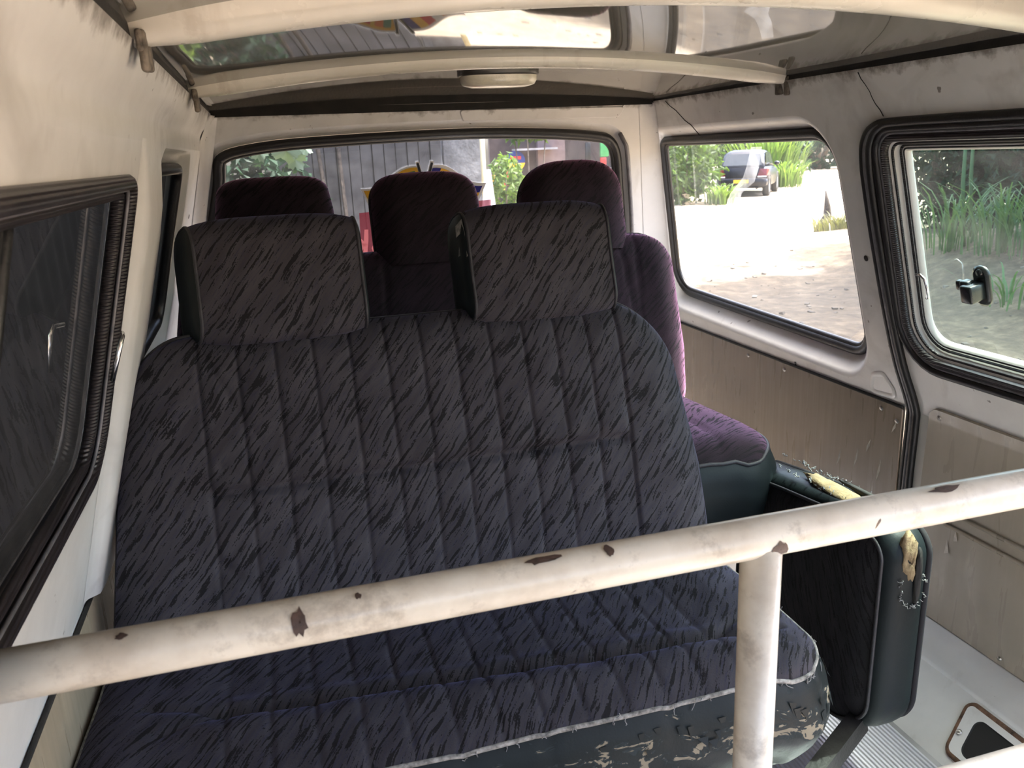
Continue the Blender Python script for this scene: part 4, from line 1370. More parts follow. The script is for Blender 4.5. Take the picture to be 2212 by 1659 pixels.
mesh('frame_bar', bar((0.92, 1.40, -1.015), (0.70, 1.14, -1.06), 0.014, 0.012), 'dark_steel', js, False)
mesh('hinge_bracket', bbox(0.69, 0.73, 0.92, 1.18, -1.075, -1.045, 0.006), 'dark_steel', js)
for y_ in (0.96, 1.14):
    mesh('leg', bbox(0.695, 0.725, y_ - 0.014, y_ + 0.014, ZF, -1.05, 0.004), 'dark_steel', js)

# ------------------------------------------------------------------ guard rail in front of the bench
YRL, ZRL, RR = 0.53, -0.304, 0.0168
rail = empty('guard_rail', (0.35, YRL, ZF), 'chipped cream tube rail crossing in front of the front bench', 'rail')
top = [Vector((-0.222, YRL, ZRL)), Vector((0.0, YRL, ZRL)), Vector((0.35, YRL, ZRL)), Vector((0.7, YRL, ZRL)), Vector((0.98, YRL, ZRL))]
top += [Vector((0.98 + 0.06 * sin(a), YRL, ZRL - 0.06 + 0.06 * cos(a))) for a in (0.4, 0.8, 1.2, 1.57)] + [Vector((1.04, YRL, -0.7)), Vector((1.04, YRL, ZF))]
mesh('top_tube', tube(denser(top, 3), RR, False, 24), 'rail_paint', rail)
mesh('post', tube([Vector((0.349, YRL, ZRL - 0.006)), Vector((0.349, YRL, -0.7)), Vector((0.349, YRL, ZF))], RR * 0.98, False, 24), 'rail_paint', rail)
mesh('lower_tube', tube([Vector((-0.28, YRL, -0.605)), Vector((0.35, YRL, -0.605)), Vector((1.04, YRL, -0.605))], RR, False, 24), 'rail_paint', rail)
def chip(pts, cx, ang, axis='x'):
    V = []
    for (a, b) in pts:
        th_ = ang + b / RR
        if axis == 'x':
            V.append(Vector((cx + a, YRL - (RR + 0.0007) * cos(th_), ZRL + (RR + 0.0007) * sin(th_))))
    return V
random.seed(8)
def star(n, ra_, rb_, seed):
    random.seed(seed)
    return [((ra_ * random.uniform(0.6, 1.15)) * cos(2 * pi * k / n), (rb_ * random.uniform(0.55, 1.15)) * sin(2 * pi * k / n)) for k in range(n)]
for (cx, ang, ra_, rb_, sd_) in ((-0.010, 0.45, 0.0055, 0.011, 3), (0.164, 1.25, 0.016, 0.004, 5), (0.215, 1.15, 0.004, 0.006, 6), (0.356, -0.35, 0.0080, 0.010, 9), (0.030, 1.1, 0.003, 0.003, 12), (0.52, 1.2, 0.018, 0.004, 14), (-0.12, 1.2, 0.004, 0.003, 15)):
    pts = star(14, ra_, rb_, sd_)
    V, Fc = [], []
    for q in range(5):
        V += chip([(p[0] * (q + 0.02) / 4.02, p[1] * (q + 0.02) / 4.02) for p in pts], cx, ang)
    for q in range(4):
        for k in range(14):
            k2 = (k + 1) % 14
            Fc.append((q * 14 + k, q * 14 + k2, (q + 1) * 14 + k2, (q + 1) * 14 + k))
    Fc.append(tuple(range(14)))
    mesh('paint_chip', (V, Fc), 'chip_brown', rail)

# ------------------------------------------------------------------ stickers on the rear window
fx_, fz_ = 0.428, -0.073
st = empty('flag_sticker', TWL(fx_, -0.13, 0.012), 'crossed national and striped flag sticker on the rear window', 'sticker')
def FL(a, b, d):
    return TWL(fx_ + a, fz_ + b, 0.0125 - d * 0.0006)
def wavy(sgn, inset=0.0, u0=0.0, u1=1.0, v0=0.0, v1=1.0):
    """waving flag leaning outwards; u along the fly from the pole, v across"""
    out = []
    base = Vector((0.022 * sgn, 0.030))
    du = Vector((0.95 * sgn, -0.33)).normalized()
    dv = Vector((-0.40 * sgn, -0.92)).normalized()
    Lf, Hf = 0.150, 0.095
    def pt(u, v):
        w = 0.010 * sin(u * 2 * pi * 0.9 + 0.3)
        p = base + du * (u * Lf) + dv * (v * Hf) + Vector((0, 1)) * w
        return p
    N = 14
    e = inset
    us = [u0 + (u1 - u0) * k / N for k in range(N + 1)]
    for u in us: out.append(pt(u, v0))
    for k in range(1, 7): out.append(pt(u1, v0 + (v1 - v0) * k / 6))
    for u in us[::-1][1:]: out.append(pt(u, v1))
    for k in range(5, 0, -1): out.append(pt(u0, v0 + (v1 - v0) * k / 6))
    return out
def flat(name, poly, mat, lay, parent):
    V = [FL(p[0], p[1], lay) for p in poly]
    tri = tessellate_polygon([[Vector((p[0], p[1], 0)) for p in poly]])
    me = fix((V, [tuple(t_) for t_ in tri]))
    return mesh(name, me, mat, parent, False)
for s in (-1, 1):
    fd = flat('flag_border', wavy(s, 0, -0.06, 1.06, -0.09, 1.09), 'flag_white', 1, st)
    if s < 0:
        flat('flag_field', wavy(s, 0, -0.02, 1.02, -0.04, 1.04), 'flag_yellow', 2, fd)
        flat('green_stripe', wavy(s, 0, 0.06, 0.19, 0.07, 0.93), 'flag_green', 3, fd)
        flat('orange_stripe', wavy(s, 0, 0.19, 0.32, 0.07, 0.93), 'flag_orange', 3, fd)
        flat('maroon_field', wavy(s, 0, 0.38, 0.96, 0.07, 0.93), 'flag_red', 3, fd)
        lion = [(0.45, 0.70), (0.47, 0.45), (0.55, 0.30), (0.60, 0.22), (0.66, 0.30), (0.64, 0.42), (0.78, 0.45), (0.86, 0.30), (0.90, 0.34), (0.84, 0.52), (0.84, 0.78), (0.80, 0.78), (0.78, 0.62), (0.62, 0.62), (0.58, 0.80), (0.54, 0.80), (0.54, 0.62), (0.49, 0.72)]
        base = Vector((-0.022, 0.030)); du = Vector((-0.95, -0.33)).normalized(); dv = Vector((0.40, -0.92)).normalized()
        flat('lion', [tuple(base + du * (u * 0.15) + dv * (v * 0.095) + Vector((0, 0.010 * sin(u * 5.65 + 0.3)))) for u, v in lion], 'flag_yellow', 4, fd)
    else:
        for k, c_ in enumerate(('flag_blue', 'flag_yellow', 'flag_red', 'flag_white', 'flag_orange')):
            flat('stripe', wavy(s, 0, k * 0.166, (k + 1) * 0.166, 0, 1), c_, 3, fd)
        for k, c_ in enumerate(('flag_blue', 'flag_yellow', 'flag_red', 'flag_white', 'flag_orange')):
            flat('stripe', wavy(s, 0, 0.83, 1.0, k * 0.2, (k + 1) * 0.2), c_, 3, fd)
    a, b = Vector((0.020 * s, 0.048)), Vector((-0.035 * s, -0.150))
    d = (b - a).normalized(); w = Vector((d.y, -d.x))
    flat('pole_border', [tuple(a + w * 0.005 - d * 0.003), tuple(b + w * 0.005), tuple(b - w * 0.005), tuple(a - w * 0.005 - d * 0.003)], 'flag_white', 2, fd)
    flat('flag_pole', [tuple(a + w * 0.003), tuple(b + w * 0.003), tuple(b - w * 0.003), tuple(a - w * 0.003)], 'flag_black', 5 + s, fd)

rf = empty('window_film', TWL(0.32, -0.3, 0.012), 'red window film with pale script letters low on the rear window', 'sticker')
fmz = -0.150
mesh('film', plate([(0.245, -0.152), (0.62, -0.136), (0.62, -0.36), (0.245, -0.36)], [], TWL, 0.0140), 'red_film', rf, False)
def stroke(pts, w):
    P = [Vector(p) for p in pts]
    L, R_ = [], []
    for i, p in enumerate(P):
        t_ = (P[min(i + 1, len(P) - 1)] - P[max(i - 1, 0)]).normalized()
        n = Vector((-t_.y, t_.x)) * w * (0.85 + 0.15 * sin(i))
        L.append(p + n); R_.append(p - n)
    t0 = (P[1] - P[0]).normalized() * w * 0.8
    t1 = (P[-1] - P[-2]).normalized() * w * 0.8
    L[0] -= t0 * 0.4; R_[0] -= t0 * 0.4; L[-1] += t1 * 0.4; R_[-1] += t1 * 0.4
    V = [TWL(p.x, p.y, 0.0112) for p in L + R_]
    n = len(P)
    return (V, [(i, i + 1, n + i + 1, n + i) for i in range(n - 1)])
# seen from inside: a mirrored k, then a mirrored c
kx, kz = 0.262, -0.200
mesh('letter', join(stroke([(kx, kz), (kx - 0.002, kz - 0.03), (kx - 0.006, kz - 0.065), (kx - 0.006, kz - 0.10)], 0.0062), stroke([(kx - 0.004, kz - 0.043), (kx - 0.016, kz - 0.030), (kx - 0.028, kz - 0.018)], 0.0052), stroke([(kx - 0.010, kz - 0.038), (kx - 0.022, kz - 0.065), (kx - 0.034, kz - 0.10)], 0.0052)), 'letter_film', rf, False)
mesh('letter', stroke([(kx + 0.017 + 0.022 * (1 - cos(a)), kz - 0.062 + 0.028 * sin(a)) for a in [2.9 - 0.0 + (0.25 - 2.9) * k / 1 for k in (0,)] + [pi * k / 10 for k in range(0, 19)]], 0.0058), 'letter_film', rf, False)

# ------------------------------------------------------------------ outside
GZ = -1.80
def gheight(x, y):
    r = math.hypot(x - 0.4, y - 0.8)
    h = GZ + 0.05 * noise.noise(Vector((x * 0.5, y * 0.5, 0))) + 0.02 * noise.noise(Vector((x * 2.1, y * 2.1, 4)))
    # bank with the bushes to the side of the door
    d = x - 7.0 - 0.22 * (y - 5)
    if y < 11:
        h += 0.75 * max(0.0, min(1.0, (d + 0.8) / 2.2)) * max(0.0, min(1.0, (11 - y) / 3.0))
    # low mound past the rear corner of the door pillar
    h += 0.34 * exp(-(((x - 9.4) / 1.9) ** 2 + ((y - 11.6) / 1.6) ** 2))
    return h
def ggrid(xs, ys):
    V, Fc = [], []
    for y in ys:
        for x in xs:
            V.append(Vector((x, y, gheight(x, y))))
    n = len(xs)
    for j in range(len(ys) - 1):
        for i in range(n - 1):
            a = j * n + i
            Fc.append((a, a + 1, a + n + 1, a + n))
    return (V, Fc)
xs = [-14, -10, -7, -5, -3, -1] + [0.35 * k for k in range(0, 48)] + [17.5 + 1.2 * k for k in range(0, 12)] + [34, 40, 50, 60]
ys = [-14, -9, -6, -4, -2] + [-1 + 0.35 * k for k in range(0, 52)] + [18 + 1.2 * k for k in range(0, 14)] + [38, 46, 55, 66]
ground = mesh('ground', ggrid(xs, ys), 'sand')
tag(ground, 'pale sandy dirt road and yard round the van', 'ground', None, STR)
random.seed(21)
pv = []
for k in range(420):
    x, y = random.uniform(3.0, 9.5), random.uniform(2.0, 11.5)
    s = random.choice((0.008, 0.012, 0.018, 0.028))
    b = box(-1, 1, -1, 1, -0.6, 0.6)
    m_ = Matrix.Rotation(random.uniform(0, 6.3), 3, 'Z') @ Matrix.Rotation(random.uniform(-.4, .4), 3, 'X')
    c = Vector((x, y, gheight(x, y)))
    pv.append(([c + m_ @ (Vector(v) * s * random.uniform(0.6, 1.1)) for v in b[0]], b[1]))
peb = mesh('pebbles', join(*pv), 'pebble', None, False, (6, 6, GZ))
tag(peb, 'loose stones and dead leaves scattered over the bank', 'stones', None, 'stuff')

def leafcloud(c, r, n, size, seed, shell=0.55, droop=0.3):
    random.seed(seed)
    V, Fc = [], []
    for k in range(n):
        while True:
            d = Vector((random.uniform(-1, 1), random.uniform(-1, 1), random.uniform(-1, 1)))
            if shell < d.length <= 1.0:
                break
        lump = 0.72 + 0.38 * noise.noise(d * 2.3 + Vector((seed, 0, 0)))
        p = Vector(c) + Vector((d.x * r[0], d.y * r[1], d.z * r[2])) * lump
        a = Vector((random.uniform(-1, 1), random.uniform(-1, 1), random.uniform(-1, 0.4) - droop)).normalized()
        b = a.cross(Vector((random.uniform(-1, 1), random.uniform(-1, 1), random.uniform(-0.3, 1)))).normalized()
        s = size * random.uniform(0.6, 1.3)
        q = a.cross(b) * s * 0.12
        i = len(V)
        V += [p, p + a * s * 0.45 + b * s * 0.24 + q, p + a * s, p + a * s * 0.45 - b * s * 0.24 + q]
        Fc += [(i, i + 1, i + 2), (i, i + 2, i + 3)]
    return (V, Fc)
def blades(c, n, h_, spread, w, seed, bend=0.7):
    random.seed(seed)
    V, Fc = [], []
    for k in range(n):
        a = random.uniform(0, 2 * pi)
        rr = random.uniform(0, spread)
        p = Vector((c[0] + rr * cos(a), c[1] + rr * sin(a), c[2]))
        a2 = a + random.uniform(-0.7, 0.7)
        H = h_ * random.uniform(0.6, 1.1)
        out_ = bend * H * random.uniform(0.4, 1.1)
        sd_ = Vector((-sin(a2), cos(a2), 0))
        seg = 5
        i0 = len(V)
        for s in range(seg + 1):
            t_ = s / seg
            q = p + Vector((cos(a2), sin(a2), 0)) * out_ * t_ ** 1.8 + Vector((0, 0, H * (1.25 * t_ - 0.55 * t_ ** 2.6)))
            ww = w * (1 - t_) ** 0.6 * (0.5 + min(1, t_ * 3) * 0.5)
            V += [q - sd_ * ww, q + sd_ * ww]
        for s in range(seg):
            b = i0 + 2 * s
            Fc.append((b, b + 1, b + 3, b + 2))
    return (V, Fc)
def bush(name, x, y, r, n, size, mat, seed, label, cat='bush', group=None, lift=0.0):
    gz = gheight(x, y)
    o = empty(name, (x, y, gz), label, cat, group)
    f_ = mesh('foliage', leafcloud((x, y, gz + r[2] * 0.75 + lift), r, n, size, seed), mat, o, False)
    f_['kind'] = 'stuff'
    st_ = [tube([Vector((x, y, gz - 0.05)), Vector((x + r[0] * 0.2 * cos(a), y + r[1] * 0.2 * sin(a), gz + r[2] * 0.5)), Vector((x + r[0] * 0.5 * cos(a), y + r[1] * 0.5 * sin(a), gz + r[2] * 1.0 + lift))], [0.05 * r[2], 0.035 * r[2], 0.01], False, 6) for a in (0.3, 2.2, 4.4)]
    mesh('stem', join(*st_), 'bark', o)
    return o
def clump(name, x, y, n, h_, spread, w, mat, seed, label, group=None, bend=0.7, z=None):
    gz = gheight(x, y) if z is None else z
    o = mesh(name, blades((x, y, gz - 0.02), n, h_, spread, w, seed, bend), mat, None, False, (x, y, gz))
    tag(o, label, 'grass', group, 'stuff')
    return o

# along the road past the quarter window
bush('bush', 12.4, 23.8, (1.5, 1.5, 1.5), 1500, 0.26, 'leaf_mid', 1, 'shaded bush nearest the rear corner, at the road edge')
bush('bush', 13.05, 25.6, (1.0, 1.2, 1.3), 1500, 0.20, 'leaf_bright', 2, 'sunlit yellow-green bush left of the parked car')
bush('bush', 13.6, 29.5, (2.2, 1.8, 2.4), 1600, 0.30, 'leaf_mid', 3, 'tall bush standing behind the sunlit bush by the car')
bush('bush', 17.6, 33.0, (2.6, 2.0, 2.8), 1600, 0.32, 'leaf_mid', 4, 'tall bush seen over the roof of the parked car')
bush('bush', 24.0, 38.5, (4.2, 2.5, 3.4), 1400, 0.50, 'leaf_dark', 6, 'dark thicket at the far bend of the road')
bush('bush', 31.0, 43.0, (5.0, 2.5, 3.6), 1600, 0.55, 'leaf_dark', 7, 'dark thicket across the end of the road', 'bush')
bush('bush', 38.5, 46.0, (5.5, 2.5, 3.8), 1400, 0.60, 'leaf_dark', 8, 'dark thicket farthest along the road', 'bush')
clump('tall_grass', 20.0, 31.2, 420, 3.0, 1.5, 0.045, 'leaf_bright', 9, 'tall bright cane grass right of the parked car', None, 0.45)
clump('tall_grass', 19.4, 29.0, 200, 1.3, 0.8, 0.035, 'leaf_bright', 10, 'low bright grass beside the front wheel of the car')
clump('tall_grass', 13.2, 22.9, 160, 0.8, 0.5, 0.03, 'leaf_bright', 12, 'short sunlit weeds at the foot of the road bushes')
clump('dry_grass', 9.85, 12.9, 170, 0.42, 0.5, 0.014, 'grass_dry', 13, 'pale dry grass tuft by the leaning stump', None, 0.9)
clump('dry_grass', 10.35, 13.6, 120, 0.40, 0.5, 0.014, 'grass_dry', 14, 'pale dry grass tuft at the pillar edge of the road window', None, 0.9)
sp_ = Vector((10.2, 13.9, gheight(10.2, 13.9)))
stump = mesh('stump', tube([sp_ + Vector((-0.12, -0.05, -0.03)), sp_ + Vector((0.0, 0, 0.14)), sp_ + Vector((0.10, 0, 0.30)), sp_ + Vector((0.08, 0, 0.50)), sp_ + Vector((0.03, 0, 0.78))], [0.11, 0.10, 0.085, 0.06, 0.012], False, 9), 'dead_wood', None, True, sp_)
tag(stump, 'broken pointed dead stump leaning on the sandy verge', 'stump')

# greenery outside the sliding door
bush('bush', 10.6, 6.6, (2.4, 2.6, 2.6), 9000, 0.17, 'leaf_dark', 31, 'dense dark bush filling the door window')
bush('bush', 11.6, 10.2, (2.2, 2.2, 2.6), 7000, 0.17, 'leaf_dark', 32, 'dense dark bush at the rear side of the door window')
bush('bush', 13.6, 9.4, (2.6, 2.8, 3.2), 6500, 0.26, 'leaf_dark', 33, 'tall dark bush rising behind the others past the door window')
bush('bush', 14.2, 5.0, (2.6, 3.0, 3.2), 6500, 0.26, 'leaf_dark', 34, 'tall dark bush behind the grass nearest the front of the van')
bush('bush', 11.3, 11.9, (1.6, 1.6, 2.4), 5500, 0.17, 'leaf_dark', 35, 'dark bush just past the rubber strip at the rear of the door window')
bush('bush', 15.4, 14.2, (2.6, 2.2, 3.2), 5500, 0.26, 'leaf_dark', 36, 'tall dark bush deepest behind the door window greenery')
for k, (x, y, n, h_, lab) in enumerate(((8.1, 7.75, 70, 1.15, 'arching green grass clump in the middle of the door window'), (8.0, 7.1, 60, 1.10, 'arching green grass clump nearest the front of the van'), (8.2, 8.6, 60, 1.2, 'arching green grass clump farthest back in the door window'), (6.9, 6.45, 24, 0.5, 'small bright grass tuft low on the sandy bank'))):
    clump('grass_clump', x, y, n, h_, 0.45, 0.016, 'grass_blade', 40 + k, lab, None, 0.85)
random.seed(77)
for k, (x, y) in enumerate(((8.35, 8.55), (8.9, 9.0))):
    gz = gheight(x, y)
    s_ = mesh('sapling', tube([Vector((x, y, gz)), Vector((x - 0.1, y, gz + 0.8)), Vector((x - 0.05, y + 0.1, gz + 2.0))], [0.03, 0.024, 0.012], False, 7), 'grass_blade', None, True, (x, y, gz))
    tag(s_, ('thin pale stem standing in the door window greenery', 'second thin stem farther back among the dark bushes')[k], 'sapling')

# shade tree on the bank, reaching out over the verge
tx, ty = 12.2, 6.6
tree = empty('shade_tree', (tx, ty, gheight(tx, ty)), 'large tree on the bank whose crown hangs out over the verge beside the door', 'tree')
mesh('trunk', tube([Vector((tx, ty, gheight(tx, ty) - 0.1)), Vector((tx - 0.1, ty, 1.0)), Vector((tx - 0.6, ty + 0.1, 3.0)), Vector((tx - 1.6, ty + 0.2, 5.2))], [0.35, 0.28, 0.22, 0.12], False, 12), 'bark', tree)
for (dx, dy, dz) in ((-4.5, 0.5, 5.4), (-3.5, 3.0, 5.2), (-2.0, -2.4, 5.2), (-0.6, 2.4, 4.8)):
    mesh('branch', tube([Vector((tx - 0.6, ty + 0.1, 3.0)), Vector((tx + 0.5 * dx, ty + 0.5 * dy, 0.55 * dz + 1.6)), Vector((tx + dx, ty + dy, dz))], [0.14, 0.08, 0.03], False, 8), 'bark', tree)
cr = [leafcloud((9.4, 6.8, 5.2), (4.2, 4.6, 1.5), 11000, 0.42, 51, 0.0), leafcloud((12.8, 7.4, 5.6), (3.2, 4.4, 1.6), 6000, 0.42, 52, 0.0)]
cw = mesh('crown', join(*cr), 'leaf_mid', tree, False)
cw['kind'] = 'stuff'

# dark building close along the left side of the van
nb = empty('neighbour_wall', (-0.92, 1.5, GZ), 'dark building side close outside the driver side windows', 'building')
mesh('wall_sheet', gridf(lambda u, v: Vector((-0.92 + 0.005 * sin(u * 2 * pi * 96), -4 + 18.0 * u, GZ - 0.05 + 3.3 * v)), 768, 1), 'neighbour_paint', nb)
mesh('added_shade_roof', box(-1.9, 0.30, -4, 13.5, 1.45, 1.53), 'shade_roof_grey', nb, False)  # unseen roof, added to keep sun and sky off the neighbour wall

# ---- behind the rear window
def PXT(px, py, Y):        # tangent helper for placing things at depth Y
    d = ra * ((px - 1106) / F_PX) - ua * ((py - 829.5) / F_PX) + fw
    return d * (Y / d.y)
shed = empty('shed', (1.4, 9.6, GZ), 'dark weathered board shed behind the rear window', 'shed')
x0_, x1_ = PXT(600, 400, 9.6).x, PXT(958, 400, 9.6).x
nbd = 14
random.seed(3)
for k in range(nbd):
    w_ = (x1_ - x0_) / nbd
    a = x0_ + k * w_
    mesh('plank', box(a + 0.006, a + w_ - 0.006, 9.6 + random.uniform(-0.015, 0.015), 9.64, GZ - 0.05, 0.75), 'shed_wood', shed, False)
mesh('shed_wall', box(x0_, x1_, 9.645, 9.70, GZ - 0.05, 0.8), 'shed_wood', shed, False)
mesh('shed_roof', box(x0_ - 0.2, x1_ + 0.1, 9.2, 12.0, 0.8, 0.88), 'shop_roof', shed, False)
for k, (p0, p1) in enumerate(((690, 735), (735, 762))):
    a, b = PXT(p0, 330, 9.2), PXT(p1, 540, 9.2)
    lg = mesh('leaning_pole', tube([Vector((a.x, 9.4, 0.10)), Vector((b.x, 9.2, gheight(b.x, 9.2)))], 0.022, False, 8), 'dead_wood', None, True, (b.x, 9.2, gheight(b.x, 9.2)))
    tag(lg, ('grey pole leaning on the shed, nearer the hanging leaves', 'grey pole leaning on the shed, nearer the flag sticker')[k], 'pole')
col = empty('concrete_pillar', (2.9, 12.2, GZ), 'mottled grey concrete pillar between shed and white pole', 'pillar')
a, b = PXT(952, 340, 12.2), PXT(1032, 340, 12.2)
g = bbox(a.x, b.x, 12.0, 12.6, GZ - 0.1, 1.2, 0.02)
mesh('shaft', g, 'concrete', col, True, None, 30)
mesh('sloping_brace', bar((a.x - 0.12, 12.05, 0.35), (a.x + 0.10, 12.05, GZ), 0.06, 0.05), 'concrete', col, False)
p = PXT(1043, 340, 11.6)
pl = mesh('white_pole', tube([Vector((p.x, 11.6, GZ)), Vector((p.x, 11.6, 1.2))], 0.035, False, 10), 'pole_paint', None, True, (p.x, 11.6, GZ))
tag(pl, 'thin yellowed pole beside the concrete pillar', 'pole')
# sunlit white sheet hanging from the pole
def sheet(u, v):
    a = PXT(1046 + u * 12, 368, 11.4); b = PXT(1034 + u * 42, 470, 11.4)
    z = 0.0
    za, zb = PXT(1050, 366, 11.4).z, PXT(1050, 500, 11.4).z
    return Vector((a.x + (b.x - a.x) * v, 11.35 + 0.05 * sin(u * 9) * v, za + (zb - za) * v))
sh = mesh('hanging_sheet', gridf(sheet, 14, 10), 'white_cloth', None, True, (PXT(1050, 470, 11.4).x, 11.35, PXT(1050, 500, 11.4).z))
tag(sh, 'bright white cloth hanging below the yellowed pole', 'cloth')
bush('bush', PXT(1092, 380, 13.5).x, 13.5, (0.42, 0.5, 0.85), 700, 0.13, 'leaf_bright', 61, 'small bright shrub in front of the shop', 'bush', None, 0.55)
bush('bush', PXT(1150, 300, 15.0).x, 15.2, (0.8, 0.6, 0.40), 420, 0.2, 'leaf_mid', 62, 'leafy branch over the shop front', 'bush', None, 2.0)
bush('bush', PXT(560, 420, 9.0).x, 8.7, (0.85, 0.6, 1.5), 2200, 0.15, 'leaf_dark', 63, 'bush behind the rear window corner, past the shed')
bush('bush', PXT(490, 430, 6.4).x, 6.4, (0.42, 0.5, 0.80), 800, 0.10, 'leaf_bright', 64, 'bright bush at the very corner of the rear window')
# big lobed leaf hanging close behind the glass
lfx = PXT(622, 340, 4.6)
tw_ = empty('hanging_branch', (lfx.x, 4.6, lfx.z + 0.1), 'pale lobed leaves hanging close behind the rear window', 'branch')
def lobed(c, s, rot, tilt):
    pts = []
    for k in range(28):
        a = 2 * pi * k / 28
        r_ = s * (0.55 + 0.45 * abs(cos(a * 2.5)) ** 0.7) * (0.9 if k % 2 else 1.1)
        v = Vector((r_ * cos(a), 0.15 * r_ * sin(a * 3), r_ * sin(a)))
        v = Matrix.Rotation(rot, 3, 'Y') @ (Matrix.Rotation(tilt, 3, 'X') @ v)
        pts.append(Vector(c) + v)
    return (pts + [Vector(c)], [(i, (i + 1) % 28, 28) for i in range(28)])
for k, (px, py, s, ro) in enumerate(((618, 325, 0.075, 0.2), (638, 345, 0.06, 1.0), (600, 318, 0.055, 2.0), (560, 330, 0.05, 2.6), (660, 322, 0.04, 0.5))):
    mesh('leaf', lobed(PXT(px, py, 4.6 + 0.05 * k), s, ro, 0.5 - 0.2 * k), 'leaf_pale', tw_, False)
mesh('twig', tube([PXT(520, 250, 4.6), PXT(600, 300, 4.6), PXT(660, 322, 4.6)], 0.006, False, 6), 'bark', tw_)
mesh('twig', tube([PXT(640, 90, 4.7), PXT(625, 230, 4.65), PXT(618, 325, 4.6)], 0.006, False, 6), 'bark', tw_)

# small roadside shop
YS = 18.0
SX = lambda px, py=380: PXT(px, py, YS).x
SZ = lambda py, px=1200: PXT(px, py, YS).z
shop = empty('shop', (SX(1210), YS + 1, GZ), 'small brown and pink roadside shop behind the rear window', 'shop')
mesh('shop_wall', box(SX(1060), SX(1160), YS, YS + 0.1, GZ - 0.1, 1.6), 'shop_brown', shop, False)
mesh('shop_wall', box(SX(1160), SX(1218), YS - 0.12, YS + 0.1, GZ - 0.1, 1.6), 'shop_pink', shop, False)
mesh('shop_wall', box(SX(1218), SX(1420), YS, YS + 0.1, GZ - 0.1, 1.6), 'shop_brown', shop, False)
mesh('shelf', box(SX(1225), SX(1330), YS - 0.25, YS, SZ(372), SZ(372) + 0.04), 'shop_roof', shop, False)
mesh('awning', box(SX(1105), SX(1190), YS - 0.5, YS - 0.1, SZ(322), SZ(322) + 0.04), 'shop_roof', shop, False)
mesh('counter_front', gridf(lambda u, v: Vector((SX(1070) + (SX(1135) - SX(1070)) * u, YS - 0.35 + 0.03 * sin(u * 2 * pi * 14), GZ + (SZ(428) - GZ) * v)), 112, 1), 'corrugated', shop)
mesh('shop_roof', box(SX(1040), SX(1440), YS - 0.9, YS + 2.0, 1.6, 1.7), 'shop_roof', shop, False)
sg = PXT(1114, 348, YS - 0.4)
sign = empty('shop_sign', (sg.x, sg.y, sg.z), 'round blue and yellow hanging sign at the shop', 'sign')
def disc_(c, r, a0, a1, thick):
    n = 20
    pts = [Vector((c.x + r * cos(a0 + (a1 - a0) * k / n), c.y, c.z + r * sin(a0 + (a1 - a0) * k / n))) for k in range(n + 1)]
    V = pts + [p + Vector((0, thick, 0)) for p in pts]
    m = len(pts)
    F_ = [tuple(range(m)), tuple(range(2 * m - 1, m - 1, -1))] + [(i, (i + 1) % m, m + (i + 1) % m, m + i) for i in range(m)]
    return fix((V, F_))
mesh('sign_top', disc_(sg, 0.21, -0.2, pi + 0.2, 0.03), 'sign_blue', sign, False)
mesh('sign_bottom', disc_(sg, 0.21, pi + 0.2, 2 * pi - 0.2, 0.03), 'sign_yellow', sign, False)
mesh('sign_strip', box(sg.x - 0.12, sg.x + 0.12, sg.y - 0.006, sg.y, sg.z + 0.03, sg.z + 0.10), 'red_goods', sign, False)
def goods(nm, px, py, w, h_, mat, lab, cat, Yg=YS - 0.4):
    c = PXT(px, py, Yg)
    o = mesh(nm, bbox(c.x - w, c.x + w, Yg - 0.03, Yg + 0.03, c.z - h_, c.z + h_, 0.02), mat, None, True, (c.x, Yg, c.z - h_))
    tag(o, lab, cat)
goods('hanging_bag', 1089, 385, 0.09, 0.16, 'red_goods', 'red bag hanging below the shop shrub', 'bag')
goods('hanging_packet', 1065, 392, 0.05, 0.13, 'orange_goods', 'orange packet hanging by the white cloth', 'packet')
goods('hanging_packet', 1087, 414, 0.04, 0.09, 'yellow_goods', 'yellow packet hanging under the red bag', 'packet')
goods('shop_box', 1305, 318, 0.10, 0.20, 'green_goods', 'green box at the end of the shop shelf', 'box')
goods('shop_box', 1303, 348, 0.07, 0.08, 'red_goods', 'red box below the green box at the shop', 'box')
goods('shop_bottle', 1270, 330, 0.06, 0.22, 'black_goods', 'dark bottle rack on the shop shelf', 'rack')

# ---- the parked car
cx_, cy_c = PXT(1600, 425, 25.0).x, 25.0
hd = radians(39.0)
ahead = Vector((sin(hd), cos(hd), 0))
side = Vector((cos(hd), -sin(hd), 0))
cbase = Vector((cx_, cy_c, gheight(cx_, cy_c) + 0.02)) - side * 0.0
def CL(x, y, z):      # x ahead from the tail, y to the right
    return cbase + ahead * x + side * y + Vector((0, 0, z))
car = empty('car', cbase, 'black hatchback parked on the sandy road by the bushes', 'car')
def loft(secs, fn, n=20, e=0.35):
    V, Fc = [], []
    for (x, hw, zb, ztp) in secs:
        for k in range(n):
            a = 2 * pi * k / n
            c, s = cos(a), sin(a)
            y = hw * math.copysign(abs(c) ** e, c)
            z = (zb + ztp) / 2 + (ztp - zb) / 2 * math.copysign(abs(s) ** e, s)
            V.append(fn(x, y, z))
    for i in range(len(secs) - 1):
        for k in range(n):
            k2 = (k + 1) % n
            Fc.append((i * n + k, i * n + k2, (i + 1) * n + k2, (i + 1) * n + k))
    Fc.append(tuple(range(n - 1, -1, -1)))
    Fc.append(tuple((len(secs) - 1) * n + k for k in range(n)))
    return fix((V, Fc))
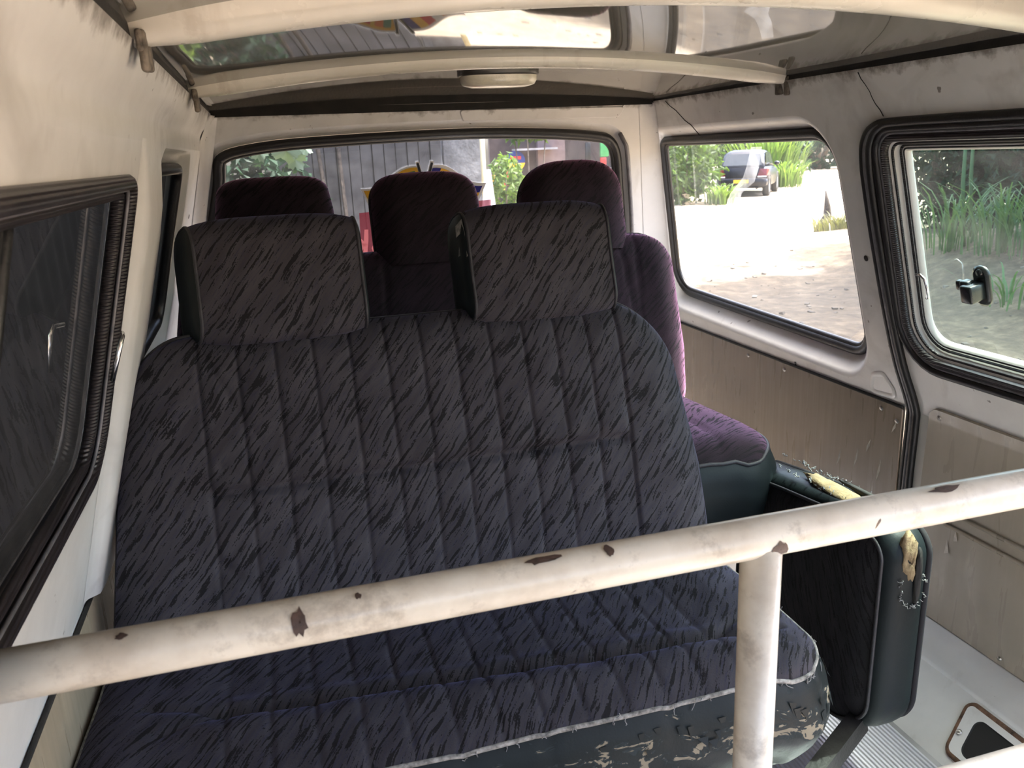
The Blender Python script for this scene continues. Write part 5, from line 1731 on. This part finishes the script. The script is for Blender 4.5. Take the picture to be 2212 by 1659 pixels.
mesh('body', loft([(0.0, 0.72, 0.34, 0.80), (0.05, 0.79, 0.28, 0.93), (0.35, 0.84, 0.25, 0.97), (1.2, 0.85, 0.24, 0.95), (2.4, 0.85, 0.24, 0.93), (3.1, 0.83, 0.25, 0.88), (3.65, 0.78, 0.27, 0.78), (3.85, 0.66, 0.33, 0.66)], CL), 'car_paint', car, True, None, 50)
mesh('cabin', loft([(0.10, 0.72, 0.90, 0.96), (0.22, 0.71, 0.88, 1.12), (0.50, 0.66, 0.88, 1.42), (0.95, 0.645, 0.88, 1.49), (1.7, 0.645, 0.88, 1.48), (2.15, 0.65, 0.88, 1.38), (2.7, 0.70, 0.88, 1.02), (2.85, 0.72, 0.86, 0.92)], CL, 20, 0.45), 'car_paint', car)
def quad(pts):
    return ([CL(*p) for p in pts], [tuple(range(len(pts)))])
mesh('rear_window', quad([(0.115, -0.62, 1.00), (0.115, 0.62, 1.00), (0.385, 0.55, 1.36), (0.385, -0.55, 1.36)]), 'car_glass', car, False)
for s in (1, -1):
    mesh('side_window', quad([(0.55, 0.722 * s, 1.0), (1.40, 0.727 * s, 1.0), (1.40, 0.655 * s, 1.40), (0.72, 0.655 * s, 1.40)]), 'car_glass', car, False)
    mesh('side_window', quad([(1.46, 0.727 * s, 1.0), (2.45, 0.727 * s, 1.0), (2.05, 0.66 * s, 1.36), (1.46, 0.655 * s, 1.40)]), 'car_glass', car, False)
    mesh('tail_light', fix(join(([CL(-0.012, 0.80 * s, 0.66), CL(-0.012, 0.52 * s, 0.66), CL(0.01, 0.58 * s, 0.88), CL(0.05, 0.80 * s, 0.88), CL(0.32, 0.862 * s, 0.68), CL(0.30, 0.855 * s, 0.86)], [(0, 1, 2, 3), (0, 3, 5, 4)]))), 'tail_red', car, False)
    mesh('light_strip', quad([(-0.02, 0.80 * s, 0.62), (-0.02, 0.52 * s, 0.62), (-0.02, 0.52 * s, 0.66), (-0.02, 0.80 * s, 0.66)]), 'tail_clear', car, False)
    for x_ in (0.62, 3.12):
        c_ = CL(x_, 0.74 * s, 0.30)
        wl = mesh('wheel', lathe([(0.20, 0.10), (0.29, 0.10), (0.315, 0.07), (0.315, -0.07), (0.29, -0.10), (0.20, -0.10)], c_, side * s, 24), 'tyre', car)
        mesh('rim', lathe([(0.0, 0.085), (0.06, 0.095), (0.08, 0.075), (0.17, 0.085), (0.205, 0.098), (0.205, 0.06)], c_, side * s, 20), 'wheel_alloy', wl)
        mesh('wheel_arch', lathe([(0.37, -0.02), (0.37, 0.112), (0.33, 0.114), (0.33, -0.02)], c_ + Vector((0, 0, 0.02)), side * s, 24), 'tyre', car)
    mesh('door_mirror', blob(CL(2.30, 0.88 * s, 1.00), 0.10, 0.09, 0.07, 0.0, 0, 12, 8), 'car_paint', car)
mesh('bumper', loft([(-0.06, 0.66, 0.36, 0.56), (-0.03, 0.80, 0.32, 0.60), (0.12, 0.84, 0.30, 0.60)], CL), 'car_paint', car)
mesh('number_plate', quad([(-0.072, -0.24, 0.44), (-0.072, 0.24, 0.44), (-0.066, 0.24, 0.55), (-0.066, -0.24, 0.55)]), 'plate_yellow', car, False)
mesh('exhaust', tube([CL(-0.05, 0.5, 0.27), CL(0.3, 0.5, 0.27)], 0.03, False, 10), 'tyre', car)
